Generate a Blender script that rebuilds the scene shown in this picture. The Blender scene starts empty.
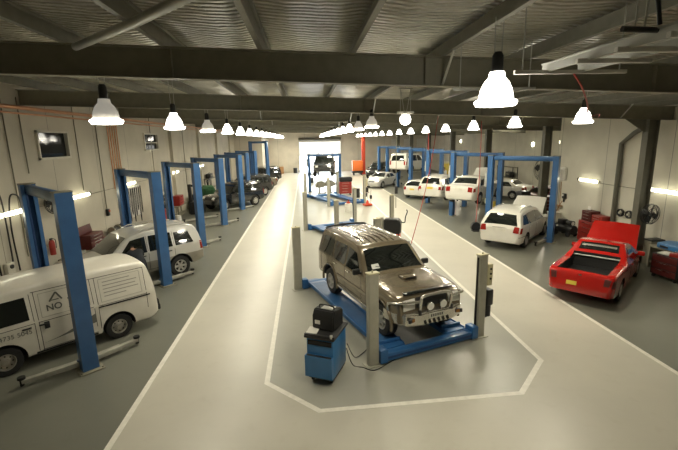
import bpy, bmesh, math, random
from mathutils import Vector, Matrix, Euler
import numpy as np
random.seed(7)
S = bpy.context.scene
COL = S.collection
PI = math.pi
S.view_settings.view_transform = 'Standard'
S.view_settings.look = 'None'
S.view_settings.gamma = 1
S.view_settings.use_curve_mapping = False
S.view_settings.exposure = 0.14

# ------------------------------------------------------------------ materials
MATS = {}
def mat(name, col, rough=.5, metal=0., spec=.5, coat=0., var=.06, scale=6., emit=None, estr=0., bump=0., bscale=60., trans=0.):
    if name in MATS: return MATS[name]
    m = bpy.data.materials.new(name); m.use_nodes = True
    nt = m.node_tree; b = nt.nodes['Principled BSDF']
    b.inputs['Roughness'].default_value = rough
    b.inputs['Metallic'].default_value = metal
    b.inputs['Specular IOR Level'].default_value = spec
    b.inputs['Coat Weight'].default_value = coat
    b.inputs['Coat Roughness'].default_value = .06
    b.inputs['Transmission Weight'].default_value = trans
    tc = nt.nodes.new('ShaderNodeTexCoord')
    nz = nt.nodes.new('ShaderNodeTexNoise'); nz.inputs['Scale'].default_value = scale; nz.inputs['Detail'].default_value = 4
    nt.links.new(tc.outputs['Object'], nz.inputs['Vector'])
    rp = nt.nodes.new('ShaderNodeValToRGB')
    c = Vector(col[:3])
    rp.color_ramp.elements[0].position = .3; rp.color_ramp.elements[1].position = .7
    rp.color_ramp.elements[0].color = (*(c * (1 - var)), 1); rp.color_ramp.elements[1].color = (*(c * (1 + var)), 1)
    nt.links.new(nz.outputs['Fac'], rp.inputs['Fac'])
    nt.links.new(rp.outputs['Color'], b.inputs['Base Color'])
    if emit is not None:
        b.inputs['Emission Color'].default_value = (*emit, 1); b.inputs['Emission Strength'].default_value = estr
    if bump:
        n2 = nt.nodes.new('ShaderNodeTexNoise'); n2.inputs['Scale'].default_value = bscale
        nt.links.new(tc.outputs['Object'], n2.inputs['Vector'])
        bp = nt.nodes.new('ShaderNodeBump'); bp.inputs['Strength'].default_value = bump; bp.inputs['Distance'].default_value = .01
        nt.links.new(n2.outputs['Fac'], bp.inputs['Height']); nt.links.new(bp.outputs['Normal'], b.inputs['Normal'])
    MATS[name] = m
    return m

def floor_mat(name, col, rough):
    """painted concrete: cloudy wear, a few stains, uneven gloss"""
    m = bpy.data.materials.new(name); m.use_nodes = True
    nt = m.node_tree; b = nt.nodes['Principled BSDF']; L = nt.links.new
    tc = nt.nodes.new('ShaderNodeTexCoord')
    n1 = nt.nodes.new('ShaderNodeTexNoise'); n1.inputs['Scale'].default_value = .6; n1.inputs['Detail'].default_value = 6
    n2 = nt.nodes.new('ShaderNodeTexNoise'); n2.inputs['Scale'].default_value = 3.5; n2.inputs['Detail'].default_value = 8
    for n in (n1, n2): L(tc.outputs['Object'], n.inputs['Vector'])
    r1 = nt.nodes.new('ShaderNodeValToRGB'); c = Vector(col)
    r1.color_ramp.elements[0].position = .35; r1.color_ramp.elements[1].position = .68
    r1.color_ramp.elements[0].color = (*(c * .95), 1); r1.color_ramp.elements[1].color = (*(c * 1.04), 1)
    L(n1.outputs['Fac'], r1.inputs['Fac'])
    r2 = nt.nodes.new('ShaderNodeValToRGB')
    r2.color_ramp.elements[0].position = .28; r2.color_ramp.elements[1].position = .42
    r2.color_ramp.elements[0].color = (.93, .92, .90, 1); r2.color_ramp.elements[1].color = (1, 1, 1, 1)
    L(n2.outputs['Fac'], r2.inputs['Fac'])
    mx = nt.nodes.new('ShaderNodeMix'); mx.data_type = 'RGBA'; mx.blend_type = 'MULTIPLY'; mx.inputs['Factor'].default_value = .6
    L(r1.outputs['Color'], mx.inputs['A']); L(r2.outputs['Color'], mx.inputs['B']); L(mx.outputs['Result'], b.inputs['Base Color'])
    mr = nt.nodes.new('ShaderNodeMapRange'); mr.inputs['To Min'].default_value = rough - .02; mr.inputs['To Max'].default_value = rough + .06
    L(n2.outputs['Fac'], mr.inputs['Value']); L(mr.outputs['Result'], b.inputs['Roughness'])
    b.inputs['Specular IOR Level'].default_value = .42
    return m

def foil_mat():
    """silver roof insulation with cross wrinkles and a wire mesh grid"""
    m = bpy.data.materials.new('roof_foil'); m.use_nodes = True
    nt = m.node_tree; b = nt.nodes['Principled BSDF']; L = nt.links.new
    tc = nt.nodes.new('ShaderNodeTexCoord')
    nz = nt.nodes.new('ShaderNodeTexNoise'); nz.inputs['Scale'].default_value = 1.3; nz.inputs['Detail'].default_value = 5
    L(tc.outputs['Object'], nz.inputs['Vector'])
    mp = nt.nodes.new('ShaderNodeMapping'); mp.inputs['Scale'].default_value = (.55, 1, 1)
    L(tc.outputs['Object'], mp.inputs['Vector'])
    wv = nt.nodes.new('ShaderNodeTexWave'); wv.wave_type = 'BANDS'; wv.bands_direction = 'Y'
    wv.inputs['Scale'].default_value = 2.3; wv.inputs['Distortion'].default_value = 2.6; wv.inputs['Detail'].default_value = 3
    wv.inputs['Detail Scale'].default_value = 1.6
    L(mp.outputs['Vector'], wv.inputs['Vector'])
    n3 = nt.nodes.new('ShaderNodeTexNoise'); n3.inputs['Scale'].default_value = 14; n3.inputs['Detail'].default_value = 4
    L(mp.outputs['Vector'], n3.inputs['Vector'])
    ad = nt.nodes.new('ShaderNodeMath'); ad.operation = 'MULTIPLY_ADD'; ad.inputs[1].default_value = .45
    L(n3.outputs['Fac'], ad.inputs[0]); L(wv.outputs['Fac'], ad.inputs[2])
    bp = nt.nodes.new('ShaderNodeBump'); bp.inputs['Strength'].default_value = 1.0; bp.inputs['Distance'].default_value = .24
    L(ad.outputs[0], bp.inputs['Height']); L(bp.outputs['Normal'], b.inputs['Normal'])
    rp = nt.nodes.new('ShaderNodeValToRGB')
    rp.color_ramp.elements[0].position = .3; rp.color_ramp.elements[1].position = .75
    rp.color_ramp.elements[0].color = (.58, .555, .44, 1); rp.color_ramp.elements[1].color = (.88, .85, .72, 1)
    L(nz.outputs['Fac'], rp.inputs['Fac']); L(rp.outputs['Color'], b.inputs['Base Color'])
    b.inputs['Metallic'].default_value = .6; b.inputs['Roughness'].default_value = .33
    return m

def wall_mat(name, col, joint=3.0, axis='Y'):
    """tilt-up concrete panels: dark vertical joints, faint mottling, rain-soft streaks"""
    m = bpy.data.materials.new(name); m.use_nodes = True
    nt = m.node_tree; b = nt.nodes['Principled BSDF']; L = nt.links.new
    tc = nt.nodes.new('ShaderNodeTexCoord'); sp = nt.nodes.new('ShaderNodeSeparateXYZ'); L(tc.outputs['Object'], sp.inputs[0])
    md = nt.nodes.new('ShaderNodeMath'); md.operation = 'MODULO'; md.inputs[1].default_value = joint
    ab = nt.nodes.new('ShaderNodeMath'); ab.operation = 'ADD'; ab.inputs[1].default_value = 300
    L(sp.outputs[axis], ab.inputs[0]); L(ab.outputs[0], md.inputs[0])
    lt = nt.nodes.new('ShaderNodeMath'); lt.operation = 'LESS_THAN'; lt.inputs[1].default_value = .025
    L(md.outputs[0], lt.inputs[0])
    nz = nt.nodes.new('ShaderNodeTexNoise'); nz.inputs['Scale'].default_value = .9; nz.inputs['Detail'].default_value = 7
    L(tc.outputs['Object'], nz.inputs['Vector'])
    rp = nt.nodes.new('ShaderNodeValToRGB'); c = Vector(col)
    rp.color_ramp.elements[0].position = .3; rp.color_ramp.elements[1].position = .72
    rp.color_ramp.elements[0].color = (*(c * .9), 1); rp.color_ramp.elements[1].color = (*(c * 1.07), 1)
    L(nz.outputs['Fac'], rp.inputs['Fac'])
    mx = nt.nodes.new('ShaderNodeMix'); mx.data_type = 'RGBA'; mx.inputs['B'].default_value = (*(c * .42), 1)
    L(lt.outputs[0], mx.inputs['Factor']); L(rp.outputs['Color'], mx.inputs['A']); L(mx.outputs['Result'], b.inputs['Base Color'])
    b.inputs['Roughness'].default_value = .75
    return m

WARM = (1.0, .93, .74)
M = dict(
    wall=wall_mat('concrete_panel', (.55, .51, .415)),
    wallr=wall_mat('concrete_panel_right', (.62, .59, .49), 3.2),
    wallf=wall_mat('concrete_panel_far', (.66, .61, .51), 4.0, 'X'),
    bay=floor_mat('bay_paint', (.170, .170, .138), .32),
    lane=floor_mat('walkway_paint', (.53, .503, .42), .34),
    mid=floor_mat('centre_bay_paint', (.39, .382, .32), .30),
    line=mat('line_paint', (.78, .75, .66), .4, var=.08, scale=9),
    foil=foil_mat(),
    steel=mat('grey_painted_steel', (.225, .212, .155), .55, var=.08),
    purlin=mat('galvanised_purlin', (.22, .215, .175), .45, .2, var=.1),
    galv=mat('galvanised_pipe', (.55, .55, .50), .38, .4),
    column=mat('column_paint', (.12, .115, .085), .55),
    copper=mat('copper_pipe', (.55, .27, .13), .35, .35),
    blue=mat('lift_blue', (.036, .118, .285), .40, coat=.15, var=.10, scale=3),
    blued=mat('lift_blue_dark', (.02, .06, .19), .45),
    runblue=mat('runway_blue', (.034, .135, .34), .35, coat=.15, var=.14, scale=3),
    greypost=mat('post_grey', (.40, .385, .31), .45, var=.06),
    armgrey=mat('arm_grey', (.40, .39, .33), .45, .3, var=.15),
    rubber=mat('black_rubber', (.014, .014, .013), .75),
    black=mat('black_plastic', (.018, .018, .018), .42),
    dark=mat('dark_void', (.012, .012, .011), .8),
    glass=mat('dark_car_glass', (.010, .013, .012), .04, spec=.7, coat=.5),
    chrome=mat('chrome', (.70, .69, .66), .14, 1.0, var=.02),
    alloy=mat('polished_alloy', (.62, .60, .55), .27, .85, var=.05),
    rim=mat('silver_rim', (.50, .49, .45), .3, .6),
    steelrim=mat('steel_rim', (.36, .34, .29), .42, .5),
    lens=mat('headlamp_lens', (.78, .77, .72), .12, .0, coat=.6),
    redlens=mat('red_lens', (.27, .015, .010), .15, coat=.5),
    amber=mat('amber_lens', (.30, .13, .03), .2, coat=.4),
    white=mat('white_car_paint', (.68, .66, .59), .25, coat=.5, var=.02),
    vanwhite=mat('van_white_paint', (.64, .61, .53), .32, coat=.3, var=.03),
    silver=mat('silver_car_paint', (.60, .59, .55), .27, .25, coat=.5, var=.02),
    pajlow=mat('bronze_grey_paint', (.24, .225, .185), .35, .3, coat=.3),
    bronze=mat('bronze_car_paint', (.185, .150, .098), .24, .35, coat=.8, var=.03),
    red=mat('red_car_paint', (.47, .012, .008), .22, coat=.8, var=.03),
    blackp=mat('black_car_paint', (.014, .015, .015), .16, coat=.9),
    darkp=mat('charcoal_car_paint', (.05, .05, .047), .2, .3, coat=.8),
    tan=mat('tan_car_paint', (.20, .17, .125), .25, .3, coat=.6),
    bin=mat('cabinet_blue', (.034, .165, .38), .35, coat=.15),
    tool=mat('tool_red', (.30, .022, .015), .38, coat=.2, var=.12),
    toold=mat('tool_dark_red', (.095, .014, .011), .45, var=.15),
    plate=mat('plate_yellow', (.72, .55, .07), .4),
    platew=mat('plate_white', (.62, .6, .52), .4),
    paper=mat('paper', (.75, .73, .67), .7),
    orange=mat('orange_paint', (.75, .17, .03), .5),
    brown=mat('cardboard', (.36, .20, .09), .8),
    green=mat('green_canvas', (.035, .13, .045), .7, var=.25),
    cream=mat('cream_enamel', (.62, .57, .36), .4),
    hose=mat('red_hose', (.42, .045, .03), .5),
    skin=mat('skin', (.50, .28, .18), .55),
    hair=mat('dark_hair', (.02, .014, .01), .6),
    overall=mat('dark_overalls', (.018, .021, .028), .8, var=.2, scale=12),
    shirt=mat('white_shirt', (.72, .70, .66), .8),
    redpaint=mat('safety_red', (.55, .06, .022), .5),
    tube=mat('lit_tube', (.9, .9, .8), .5, emit=(1, .96, .72), estr=7.0),
    lampglow=mat('lit_lamp_lens', (.9, .9, .85), .4, emit=(1, .93, .80), estr=14.0),
    shade=mat('lit_acrylic_shade', (.75, .72, .64), .3, emit=(1, .94, .82), estr=.22),
    shadeb=mat('bright_acrylic_shade', (.8, .78, .72), .3, emit=(1, .95, .84), estr=9.0),
    window=mat('window_glass_dark', (.02, .022, .022), .05, spec=.35),
    frame=mat('window_frame', (.60, .57, .48), .5),
    asphalt=mat('outside_concrete', (.55, .55, .54), .8),
    screenw=mat('sticker_white', (.72, .72, .68), .5),
)

# ------------------------------------------------------------------ mesh helpers
def BM(): return bmesh.new()
def box(bm, c, s, rot=None, bev=0.0, mi=0):
    """box at centre c with full size s"""
    mtx = Matrix.Translation(Vector(c)) @ (Euler(rot).to_matrix().to_4x4() if rot else Matrix()) @ Matrix.Diagonal((*s, 1))
    r = bmesh.ops.create_cube(bm, size=1, matrix=mtx)
    vs = r['verts']; fs = {f for v in vs for f in v.link_faces}
    for f in fs: f.material_index = mi
    if bev:
        es = list({e for v in vs for e in v.link_edges})
        g = bmesh.ops.bevel(bm, geom=es, offset=bev, segments=2, affect='EDGES', profile=.5)
        for f in g['faces']: f.material_index = mi
    return vs
def cyl(bm, a, b, r, r2=None, seg=12, mi=0, cap=True):
    a = Vector(a); b = Vector(b); d = b - a
    q = d.to_track_quat('Z', 'Y').to_matrix().to_4x4()
    mtx = Matrix.Translation((a + b) / 2) @ q
    g = bmesh.ops.create_cone(bm, cap_ends=cap, segments=seg, radius1=r, radius2=r if r2 is None else r2, depth=d.length, matrix=mtx)
    for f in {f for v in g['verts'] for f in v.link_faces}: f.material_index = mi
def lathe(bm, prof, mtx=None, seg=20, mi=0):
    """profile of (radius, height) spun about local Z"""
    mtx = mtx or Matrix()
    rings = []
    for (r, h) in prof:
        if r < 1e-5: rings.append([bm.verts.new(mtx @ Vector((0, 0, h)))])
        else: rings.append([bm.verts.new(mtx @ Vector((r * math.cos(2 * PI * k / seg), r * math.sin(2 * PI * k / seg), h))) for k in range(seg)])
    for A, B in zip(rings, rings[1:]):
        for k in range(seg):
            k2 = (k + 1) % seg
            if len(A) == 1 and len(B) == 1: continue
            if len(A) == 1: f = bm.faces.new((A[0], B[k], B[k2]))
            elif len(B) == 1: f = bm.faces.new((A[k], A[k2], B[0]))
            else: f = bm.faces.new((A[k], A[k2], B[k2], B[k]))
            f.material_index = mi
def sweep(bm, pts, r, seg=8, mi=0, closed=False):
    """tube along a polyline"""
    P = [Vector(p) for p in pts]; n = len(P); rings = []
    up = Vector((0, 0, 1)); prev = None
    for i, p in enumerate(P):
        t = (P[(i + 1) % n] - P[i - 1]) if closed or 0 < i < n - 1 else (P[1] - P[0] if i == 0 else P[-1] - P[-2])
        t.normalize()
        if prev is None:
            a = t.cross(up if abs(t.dot(up)) < .95 else Vector((1, 0, 0))).normalized()
        else:
            a = (prev - t * prev.dot(t)).normalized()
        prev = a; b = t.cross(a)
        rr = r[i] if isinstance(r, (list, tuple)) else r
        rings.append([bm.verts.new(p + (a * math.cos(2 * PI * k / seg) + b * math.sin(2 * PI * k / seg)) * rr) for k in range(seg)])
    rng = range(n if closed else n - 1)
    for i in rng:
        A, B = rings[i], rings[(i + 1) % n]
        for k in range(seg):
            f = bm.faces.new((A[k], A[(k + 1) % seg], B[(k + 1) % seg], B[k])); f.material_index = mi
    if not closed:
        for R in (rings[0], rings[-1]):
            f = bm.faces.new(R); f.material_index = mi
def curve(pts, n=8):
    """Catmull-Rom smoothing of a polyline"""
    P = [Vector(p) for p in pts]; out = []
    for i in range(len(P) - 1):
        a, b, c, d = P[max(i - 1, 0)], P[i], P[i + 1], P[min(i + 2, len(P) - 1)]
        for k in range(n):
            t = k / n
            out.append(.5 * ((2 * b) + (c - a) * t + (2 * a - 5 * b + 4 * c - d) * t * t + (3 * b - a - 3 * c + d) * t ** 3))
    out.append(P[-1]); return out
def prism(bm, poly, z0, z1, mi=0, mtx=None):
    """closed polygon (x,y) extruded z0..z1"""
    mtx = mtx or Matrix()
    A = [bm.verts.new(mtx @ Vector((x, y, z0))) for x, y in poly]; B = [bm.verts.new(mtx @ Vector((x, y, z1))) for x, y in poly]
    n = len(poly)
    fs = [bm.faces.new(A[::-1]), bm.faces.new(B)] + [bm.faces.new((A[i], A[(i + 1) % n], B[(i + 1) % n], B[i])) for i in range(n)]
    for f in fs: f.material_index = mi
def slab(bm, f_out, f_in, nu, nv, mi=0):
    """a curved panel with thickness: outer and inner grids joined round the rim"""
    O = [[bm.verts.new(f_out(i / nu, j / nv)) for j in range(nv + 1)] for i in range(nu + 1)]
    I = [[bm.verts.new(f_in(i / nu, j / nv)) for j in range(nv + 1)] for i in range(nu + 1)]
    fs = []
    for i in range(nu):
        for j in range(nv):
            fs.append(bm.faces.new((O[i][j], O[i + 1][j], O[i + 1][j + 1], O[i][j + 1])))
            fs.append(bm.faces.new((I[i][j], I[i][j + 1], I[i + 1][j + 1], I[i + 1][j])))
    for i in range(nu):
        fs.append(bm.faces.new((O[i][0], I[i][0], I[i + 1][0], O[i + 1][0]))); fs.append(bm.faces.new((O[i][nv], O[i + 1][nv], I[i + 1][nv], I[i][nv])))
    for j in range(nv):
        fs.append(bm.faces.new((O[0][j], O[0][j + 1], I[0][j + 1], I[0][j]))); fs.append(bm.faces.new((O[nu][j], I[nu][j], I[nu][j + 1], O[nu][j + 1])))
    for f in fs: f.material_index = mi

def obj(name, bm, m, parent=None, smooth=35, label=None):
    bmesh.ops.recalc_face_normals(bm, faces=bm.faces[:])
    me = bpy.data.meshes.new(name); bm.to_mesh(me); bm.free()
    for mm in (m if isinstance(m, (list, tuple)) else [m]): me.materials.append(mm)
    shade(me, smooth)
    o = bpy.data.objects.new(name, me); COL.objects.link(o)
    if parent: o.parent = parent
    if label: o['label'] = label
    return o
def shade(me, ang=35):
    me.polygons.foreach_set('use_smooth', [True] * len(me.polygons))
    me.set_sharp_from_angle(angle=math.radians(ang))
def tag(o, label, cat, group=None):
    o['label'] = label; o['category'] = cat
    if group: o['group'] = group
    return o
def thing(name, label, cat, loc=(0, 0, 0), rz=0., group=None):
    o = bpy.data.objects.new(name, None); COL.objects.link(o); o.empty_display_size = .2
    o.location = loc; o.rotation_euler = (0, 0, rz)
    return tag(o, label, cat, group)
def struct(name, bm, m, smooth=35):
    o = obj(name, bm, m, None, smooth); o['kind'] = 'structure'; return o
def copy_tree(o, parent=None):
    c = o.copy(); COL.objects.link(c)
    if parent: c.parent = parent
    for ch in list(o.children): copy_tree(ch, c)
    return c
def boolean(o, cutters):
    """subtract cutter bmeshes (each with its material) from a mesh object, one after another"""
    for bm, m in cutters:
        c = obj('cutter', bm, m)
        md = o.modifiers.new('cut', 'BOOLEAN'); md.operation = 'DIFFERENCE'; md.object = c; md.solver = 'EXACT'; md.material_mode = 'TRANSFER'
        dg = bpy.context.evaluated_depsgraph_get(); dg.update()
        me = bpy.data.meshes.new_from_object(o.evaluated_get(dg))
        o.modifiers.clear(); old = o.data; o.data = me; me.name = old.name
        bpy.data.meshes.remove(old); d = c.data; bpy.data.objects.remove(c); bpy.data.meshes.remove(d)
    shade(o.data, 32)

# ------------------------------------------------------------------ camera
H = 4.75
cam = bpy.data.cameras.new('camera'); co = bpy.data.objects.new('camera', cam); COL.objects.link(co)
cam.sensor_width = 36; cam.lens = 36 * 406.7 / 678
RW = np.array(((0.996354, -0.037332, 0.076717), (-0.082750, -0.203877, 0.975493), (-0.020777, -0.978284, -0.206223)))   # rows: world axes in the camera frame (x right, y down, z forward)
mx_ = Matrix.Identity(4)
for r_ in range(3):
    mx_[r_][0] = RW[r_][0]; mx_[r_][1] = -RW[r_][1]; mx_[r_][2] = -RW[r_][2]
mx_[2][3] = H
co.matrix_world = mx_; cam.clip_end = 400
S.camera = co
# ------------------------------------------------------------------ the building
XL, XR, XA, YN, YF, YO = -8.7, 13.0, 19.0, -6.0, 62.0, 20.2   # left wall, right wall, annexe wall, near, far, where the annexe opens
BAY = 6.9
def roof_z(x): return 6.37 - .037 * x
def wall(name, p, q, z0, z1, m, t=.2, holes=()):
    """upright slab from p to q (xy), thickness t to the right of p->q, with rectangular holes (s0,s1,h0,h1)"""
    bm = BM(); p = Vector((*p, 0)); q = Vector((*q, 0)); d = (q - p); Ln = d.length; d.normalize(); n = Vector((d.y, -d.x, 0))
    ss = sorted({0., Ln, *[h[0] for h in holes], *[h[1] for h in holes]}); hs = sorted({z0, z1, *[h[2] for h in holes], *[h[3] for h in holes]})
    for a, b in zip(ss, ss[1:]):
        for c, e in zip(hs, hs[1:]):
            if any(h[0] <= a + 1e-6 and b <= h[1] + 1e-6 and h[2] <= c + 1e-6 and e <= h[3] + 1e-6 for h in holes): continue
            A = p + d * a; B = p + d * b
            vs = [bm.verts.new(v) for v in (A + Vector((0, 0, c)), B + Vector((0, 0, c)), B + Vector((0, 0, e)), A + Vector((0, 0, e)),
                                            A + n * t + Vector((0, 0, c)), B + n * t + Vector((0, 0, c)), B + n * t + Vector((0, 0, e)), A + n * t + Vector((0, 0, e)))]
            for i in ((0, 1, 2, 3), (7, 6, 5, 4), (0, 4, 5, 1), (1, 5, 6, 2), (2, 6, 7, 3), (3, 7, 4, 0)): bm.faces.new([vs[k] for k in i])
    return struct(name, bm, m)

# floor: bays, walkway and centre bay are differently painted areas of one slab
OL, IL, IR, OR = -3.31, -.93, 4.9, 7.3
LANE = [(IL, YF), (IL, 7.42), (.09, 6.45), (3.9, 6.55), (IR, 7.6), (IR, YF)]
bm = BM()
def quad(pts, mi):
    f = bm.faces.new([bm.verts.new((x, y, 0)) for x, y in pts]); f.material_index = mi
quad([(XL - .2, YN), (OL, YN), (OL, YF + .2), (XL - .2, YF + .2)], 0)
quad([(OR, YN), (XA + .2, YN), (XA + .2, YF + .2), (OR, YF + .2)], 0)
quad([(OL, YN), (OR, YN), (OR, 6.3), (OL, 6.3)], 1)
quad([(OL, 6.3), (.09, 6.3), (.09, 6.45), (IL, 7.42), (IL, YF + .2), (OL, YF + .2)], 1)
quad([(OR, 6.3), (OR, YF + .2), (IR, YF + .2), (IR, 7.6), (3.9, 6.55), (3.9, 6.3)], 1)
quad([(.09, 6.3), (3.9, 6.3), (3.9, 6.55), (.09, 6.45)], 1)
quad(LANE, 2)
bmesh.ops.remove_doubles(bm, verts=bm.verts[:], dist=.001)
r = bmesh.ops.extrude_face_region(bm, geom=bm.faces[:]); bmesh.ops.translate(bm, verts=[v for v in r['geom'] if isinstance(v, bmesh.types.BMVert)], vec=(0, 0, -.15))
struct('floor', bm, [M['bay'], M['lane'], M['mid']])

def line(name, pts, w=.105):
    bm = BM(); P = [Vector((*p, 0)) for p in pts]; n = len(P); L_, R_ = [], []
    for i in range(n):
        d0 = (P[i] - P[i - 1]).normalized() if i else (P[1] - P[0]).normalized()
        d1 = (P[i + 1] - P[i]).normalized() if i < n - 1 else d0
        b = (d0 + d1).normalized(); k = w / 2 / max(b.dot(d0), .3); nn = Vector((-b.y, b.x, 0)) * k
        L_.append(P[i] + nn); R_.append(P[i] - nn)
    T = [[bm.verts.new(v + Vector((0, 0, z))) for v in s] for s in (L_, R_) for z in (.003, -.002)]
    for i in range(n - 1):
        bm.faces.new((T[0][i], T[2][i], T[2][i + 1], T[0][i + 1])); bm.faces.new((T[0][i], T[0][i + 1], T[1][i + 1], T[1][i])); bm.faces.new((T[2][i], T[3][i], T[3][i + 1], T[2][i + 1]))
    struct(name, bm, M['line'], 80)
line('floor_line', [(OL, 0), (OL, YF - 1)])
line('floor_line', [(OR, 0), (OR, YF - 1)])
line('floor_line', [(IL, YF - 3), (IL, 7.42), (.09, 6.45), (3.9, 6.55), (IR, 7.6), (IR, YF - 3)])

# walls
wall('wall_left', (XL, YN), (XL, 52), -.15, 6.9, M['wall'], -.2, holes=[(14.25 - YN, 16.05 - YN, 4.28, 5.24), (23.3 - YN, 25.4 - YN, 4.35, 5.3)])
wall('wall_left_return', (XL, 52), (-5.3, 52), -.15, 6.9, M['wallf'], -.2)
wall('wall_left_end', (-5.3, 52.2), (-5.3, YF), -.15, 6.9, M['wall'], -.2)
wall('wall_right', (XR, YN), (XR, YO), -.15, 6.3, M['wallr'], .2)
wall('wall_annexe_near', (XR + .2, YO), (XA, YO), -.15, 6.2, M['wallf'], .2)
wall('wall_annexe', (XA, YO - .2), (XA, YF), -.15, 6.2, M['wallr'], .2)
wall('wall_near', (XL, YN), (XA, YN), -.15, 6.9, M['steel'], .2)  # unseen wall behind the camera, added for bounce and kept dark
wall('wall_far', (-5.3, YF), (XA, YF), -.15, 6.9, M['wallf'], -.2, holes=[(-.85 + 5.3, 5.35 + 5.3, 0, 4.45)])

# roof sheet with insulation sagging between the purlins
PX = [.85 - 1.45 * 6 + 1.45 * k for k in range(19)]
bm = BM(); nx, ny = 116, 40; g = []
for i in range(nx + 1):
    x = XL - .2 + (XA + .4 - XL) * i / nx; row = []
    ph = ((x - PX[0]) / 1.45) % 1.0
    sag = .10 * math.sin(PI * ph) ** .8
    for j in range(ny + 1):
        y = YN - .2 + (YF - YN + .4) * j / ny
        row.append(bm.verts.new((x, y, roof_z(x) - sag * (.75 + .25 * math.sin(y * .9 + i)))))
    g.append(row)
for i in range(nx):
    for j in range(ny): bm.faces.new((g[i][j], g[i][j + 1], g[i + 1][j + 1], g[i + 1][j]))
r = bmesh.ops.extrude_face_region(bm, geom=bm.faces[:]); bmesh.ops.translate(bm, verts=[v for v in r['geom'] if isinstance(v, bmesh.types.BMVert)], vec=(0, 0, .25))
struct('ceiling', bm, M['foil'], 60)

def slope_bar(bm, y, w, zo0, zo1, x0, x1, mi=0):
    """a bar across the hall following the roof pitch; zo0..zo1 are heights below the sheet"""
    vs = [bm.verts.new((x, y + sy * w / 2, roof_z(x) + zo)) for x in (x0, x1) for sy in (-1, 1) for zo in (zo0, zo1)]
    for i in ((0, 1, 3, 2), (4, 6, 7, 5), (0, 4, 5, 1), (2, 3, 7, 6), (0, 2, 6, 4), (1, 5, 7, 3)): bm.faces.new([vs[k] for k in i])
for k in range(0, 9):
    y = BAY * k; bm = BM()
    slope_bar(bm, y, .20, -.72, -.70, XL, XA); slope_bar(bm, y, .014, -.70, -.275, XL, XA); slope_bar(bm, y, .20, -.275, -.255, XL, XA)
    if k in (1, 2, 3):
        for x in (-6., -2., 2., 6., 10.):          # web stiffeners
            box(bm, (x, y, roof_z(x) - .487), (.014, .18, .42))
    struct('roof_beam', bm, M['steel'])
for k, x in enumerate(PX):
    if not XL < x < XA: continue
    bm = BM(); z = roof_z(x)
    for (dx, dz, sx, sz) in ((0, -.155, .02, .2), (.03, -.06, .075, .015), (-.03, -.25, .075, .015), (.062, -.075, .012, .04), (-.062, -.235, .012, .04)):
        box(bm, (x + dx, (YN + YF) / 2, z + dz), (sx, YF - YN, sz))
    struct('purlin', bm, M['purlin'])
for k in (1, 2, 3, 4):
    for x in (PX[7], PX[13]) if k < 3 else PX[4:16:3]:
        bm = BM(); cyl(bm, (x, BAY * k - .55, roof_z(x) - .22), (x, BAY * k - .02, roof_z(x) - .70), .022, seg=8)
        struct('fly_brace', bm, M['galv'])
# round bracing tube under the purlins
bm = BM(); sweep(bm, [(-3.35, 6.78, 6.18), (-1.9, 5.2, 6.10), (.6, 2.4, 6.03)], .055, 12); struct('roof_brace', bm, M['galv'])
bm = BM(); sweep(bm, [(8.2, 6.78, 5.77), (5.2, 2.4, 5.88)], .055, 12); struct('roof_brace', bm, M['galv'])
# I-section columns carrying the beams on the right
for k in range(1, 9):
    for x in ((12.22,) if k < 3 else (12.6,)):
        y = BAY * k; bm = BM(); zt = roof_z(x) - .72
        for (dx, sx, sy) in ((-.19, .02, .26), (.19, .02, .26), (0, .38, .014)): box(bm, (x + dx, y, zt / 2), (sx, sy, zt))
        box(bm, (x, y, .0125), (.5, .36, .025))
        struct('column', bm, M['column'])
    if k in (1, 2):   # beam seat haunch
        bm = BM(); prism(bm, [(12.0, roof_z(12.0) - .72), (11.2, roof_z(11.2) - .72), (12.0, 4.75)], -.007, .007, mtx=Matrix.Translation((0, BAY * k, 0)) @ Matrix.Rotation(PI / 2, 4, 'X'))
        struct('beam_haunch', bm, M['column'])
# left wall pilasters
for k in range(1, 8):
    bm = BM(); box(bm, (XL + .1, BAY * k, 2.95), (.2, .24, 5.9)); struct('wall_pilaster', bm, M['wall']) if k > 3 else bm.free()

# windows high on the left wall
def window(n, y0, y1, z0, z1):
    bm = BM()
    for (a, b, c, d) in ((y0, y1, z0, z0 + .07), (y0, y1, z1 - .07, z1), (y0, y0 + .07, z0, z1), (y1 - .07, y1, z0, z1)):
        box(bm, (XL + .0, (a + b) / 2, (c + d) / 2), (.14, b - a, d - c))
    if n == 2: box(bm, (XL - .02, (y0 + y1) / 2, (z0 + z1) / 2 - .05), (.1, y1 - y0, .06))
    w = struct('window_%d' % n, bm, M['frame'])
    bm = BM(); box(bm, (XL - .06, (y0 + y1) / 2, (z0 + z1) / 2), (.012, y1 - y0 - .1, z1 - z0 - .1)); p = obj('pane', bm, M['window'], w)
window(1, 14.25, 16.05, 4.28, 5.24); window(2, 23.3, 25.4, 4.35, 5.3)
bm = BM(); box(bm, (XL - .45, 19.5, 4.8), (.02, 14, 2.0)); struct('wall_window_backing', bm, M['dark'])  # unseen dark sheet standing behind both high windows

# roller-door opening at the far end
bm = BM()
for x in (-.9, 5.4): box(bm, (x, YF - .06, 2.3), (.14, .12, 4.6))
box(bm, (2.25, YF - .06, 4.55), (6.5, .14, .16)); struct('door_1', bm, M['frame'])
bm = BM(); cyl(bm, (-.9, YF - .32, 4.85), (5.4, YF - .32, 4.85), .21, seg=20); struct('door_1_roller', bm, M['column'])
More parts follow.
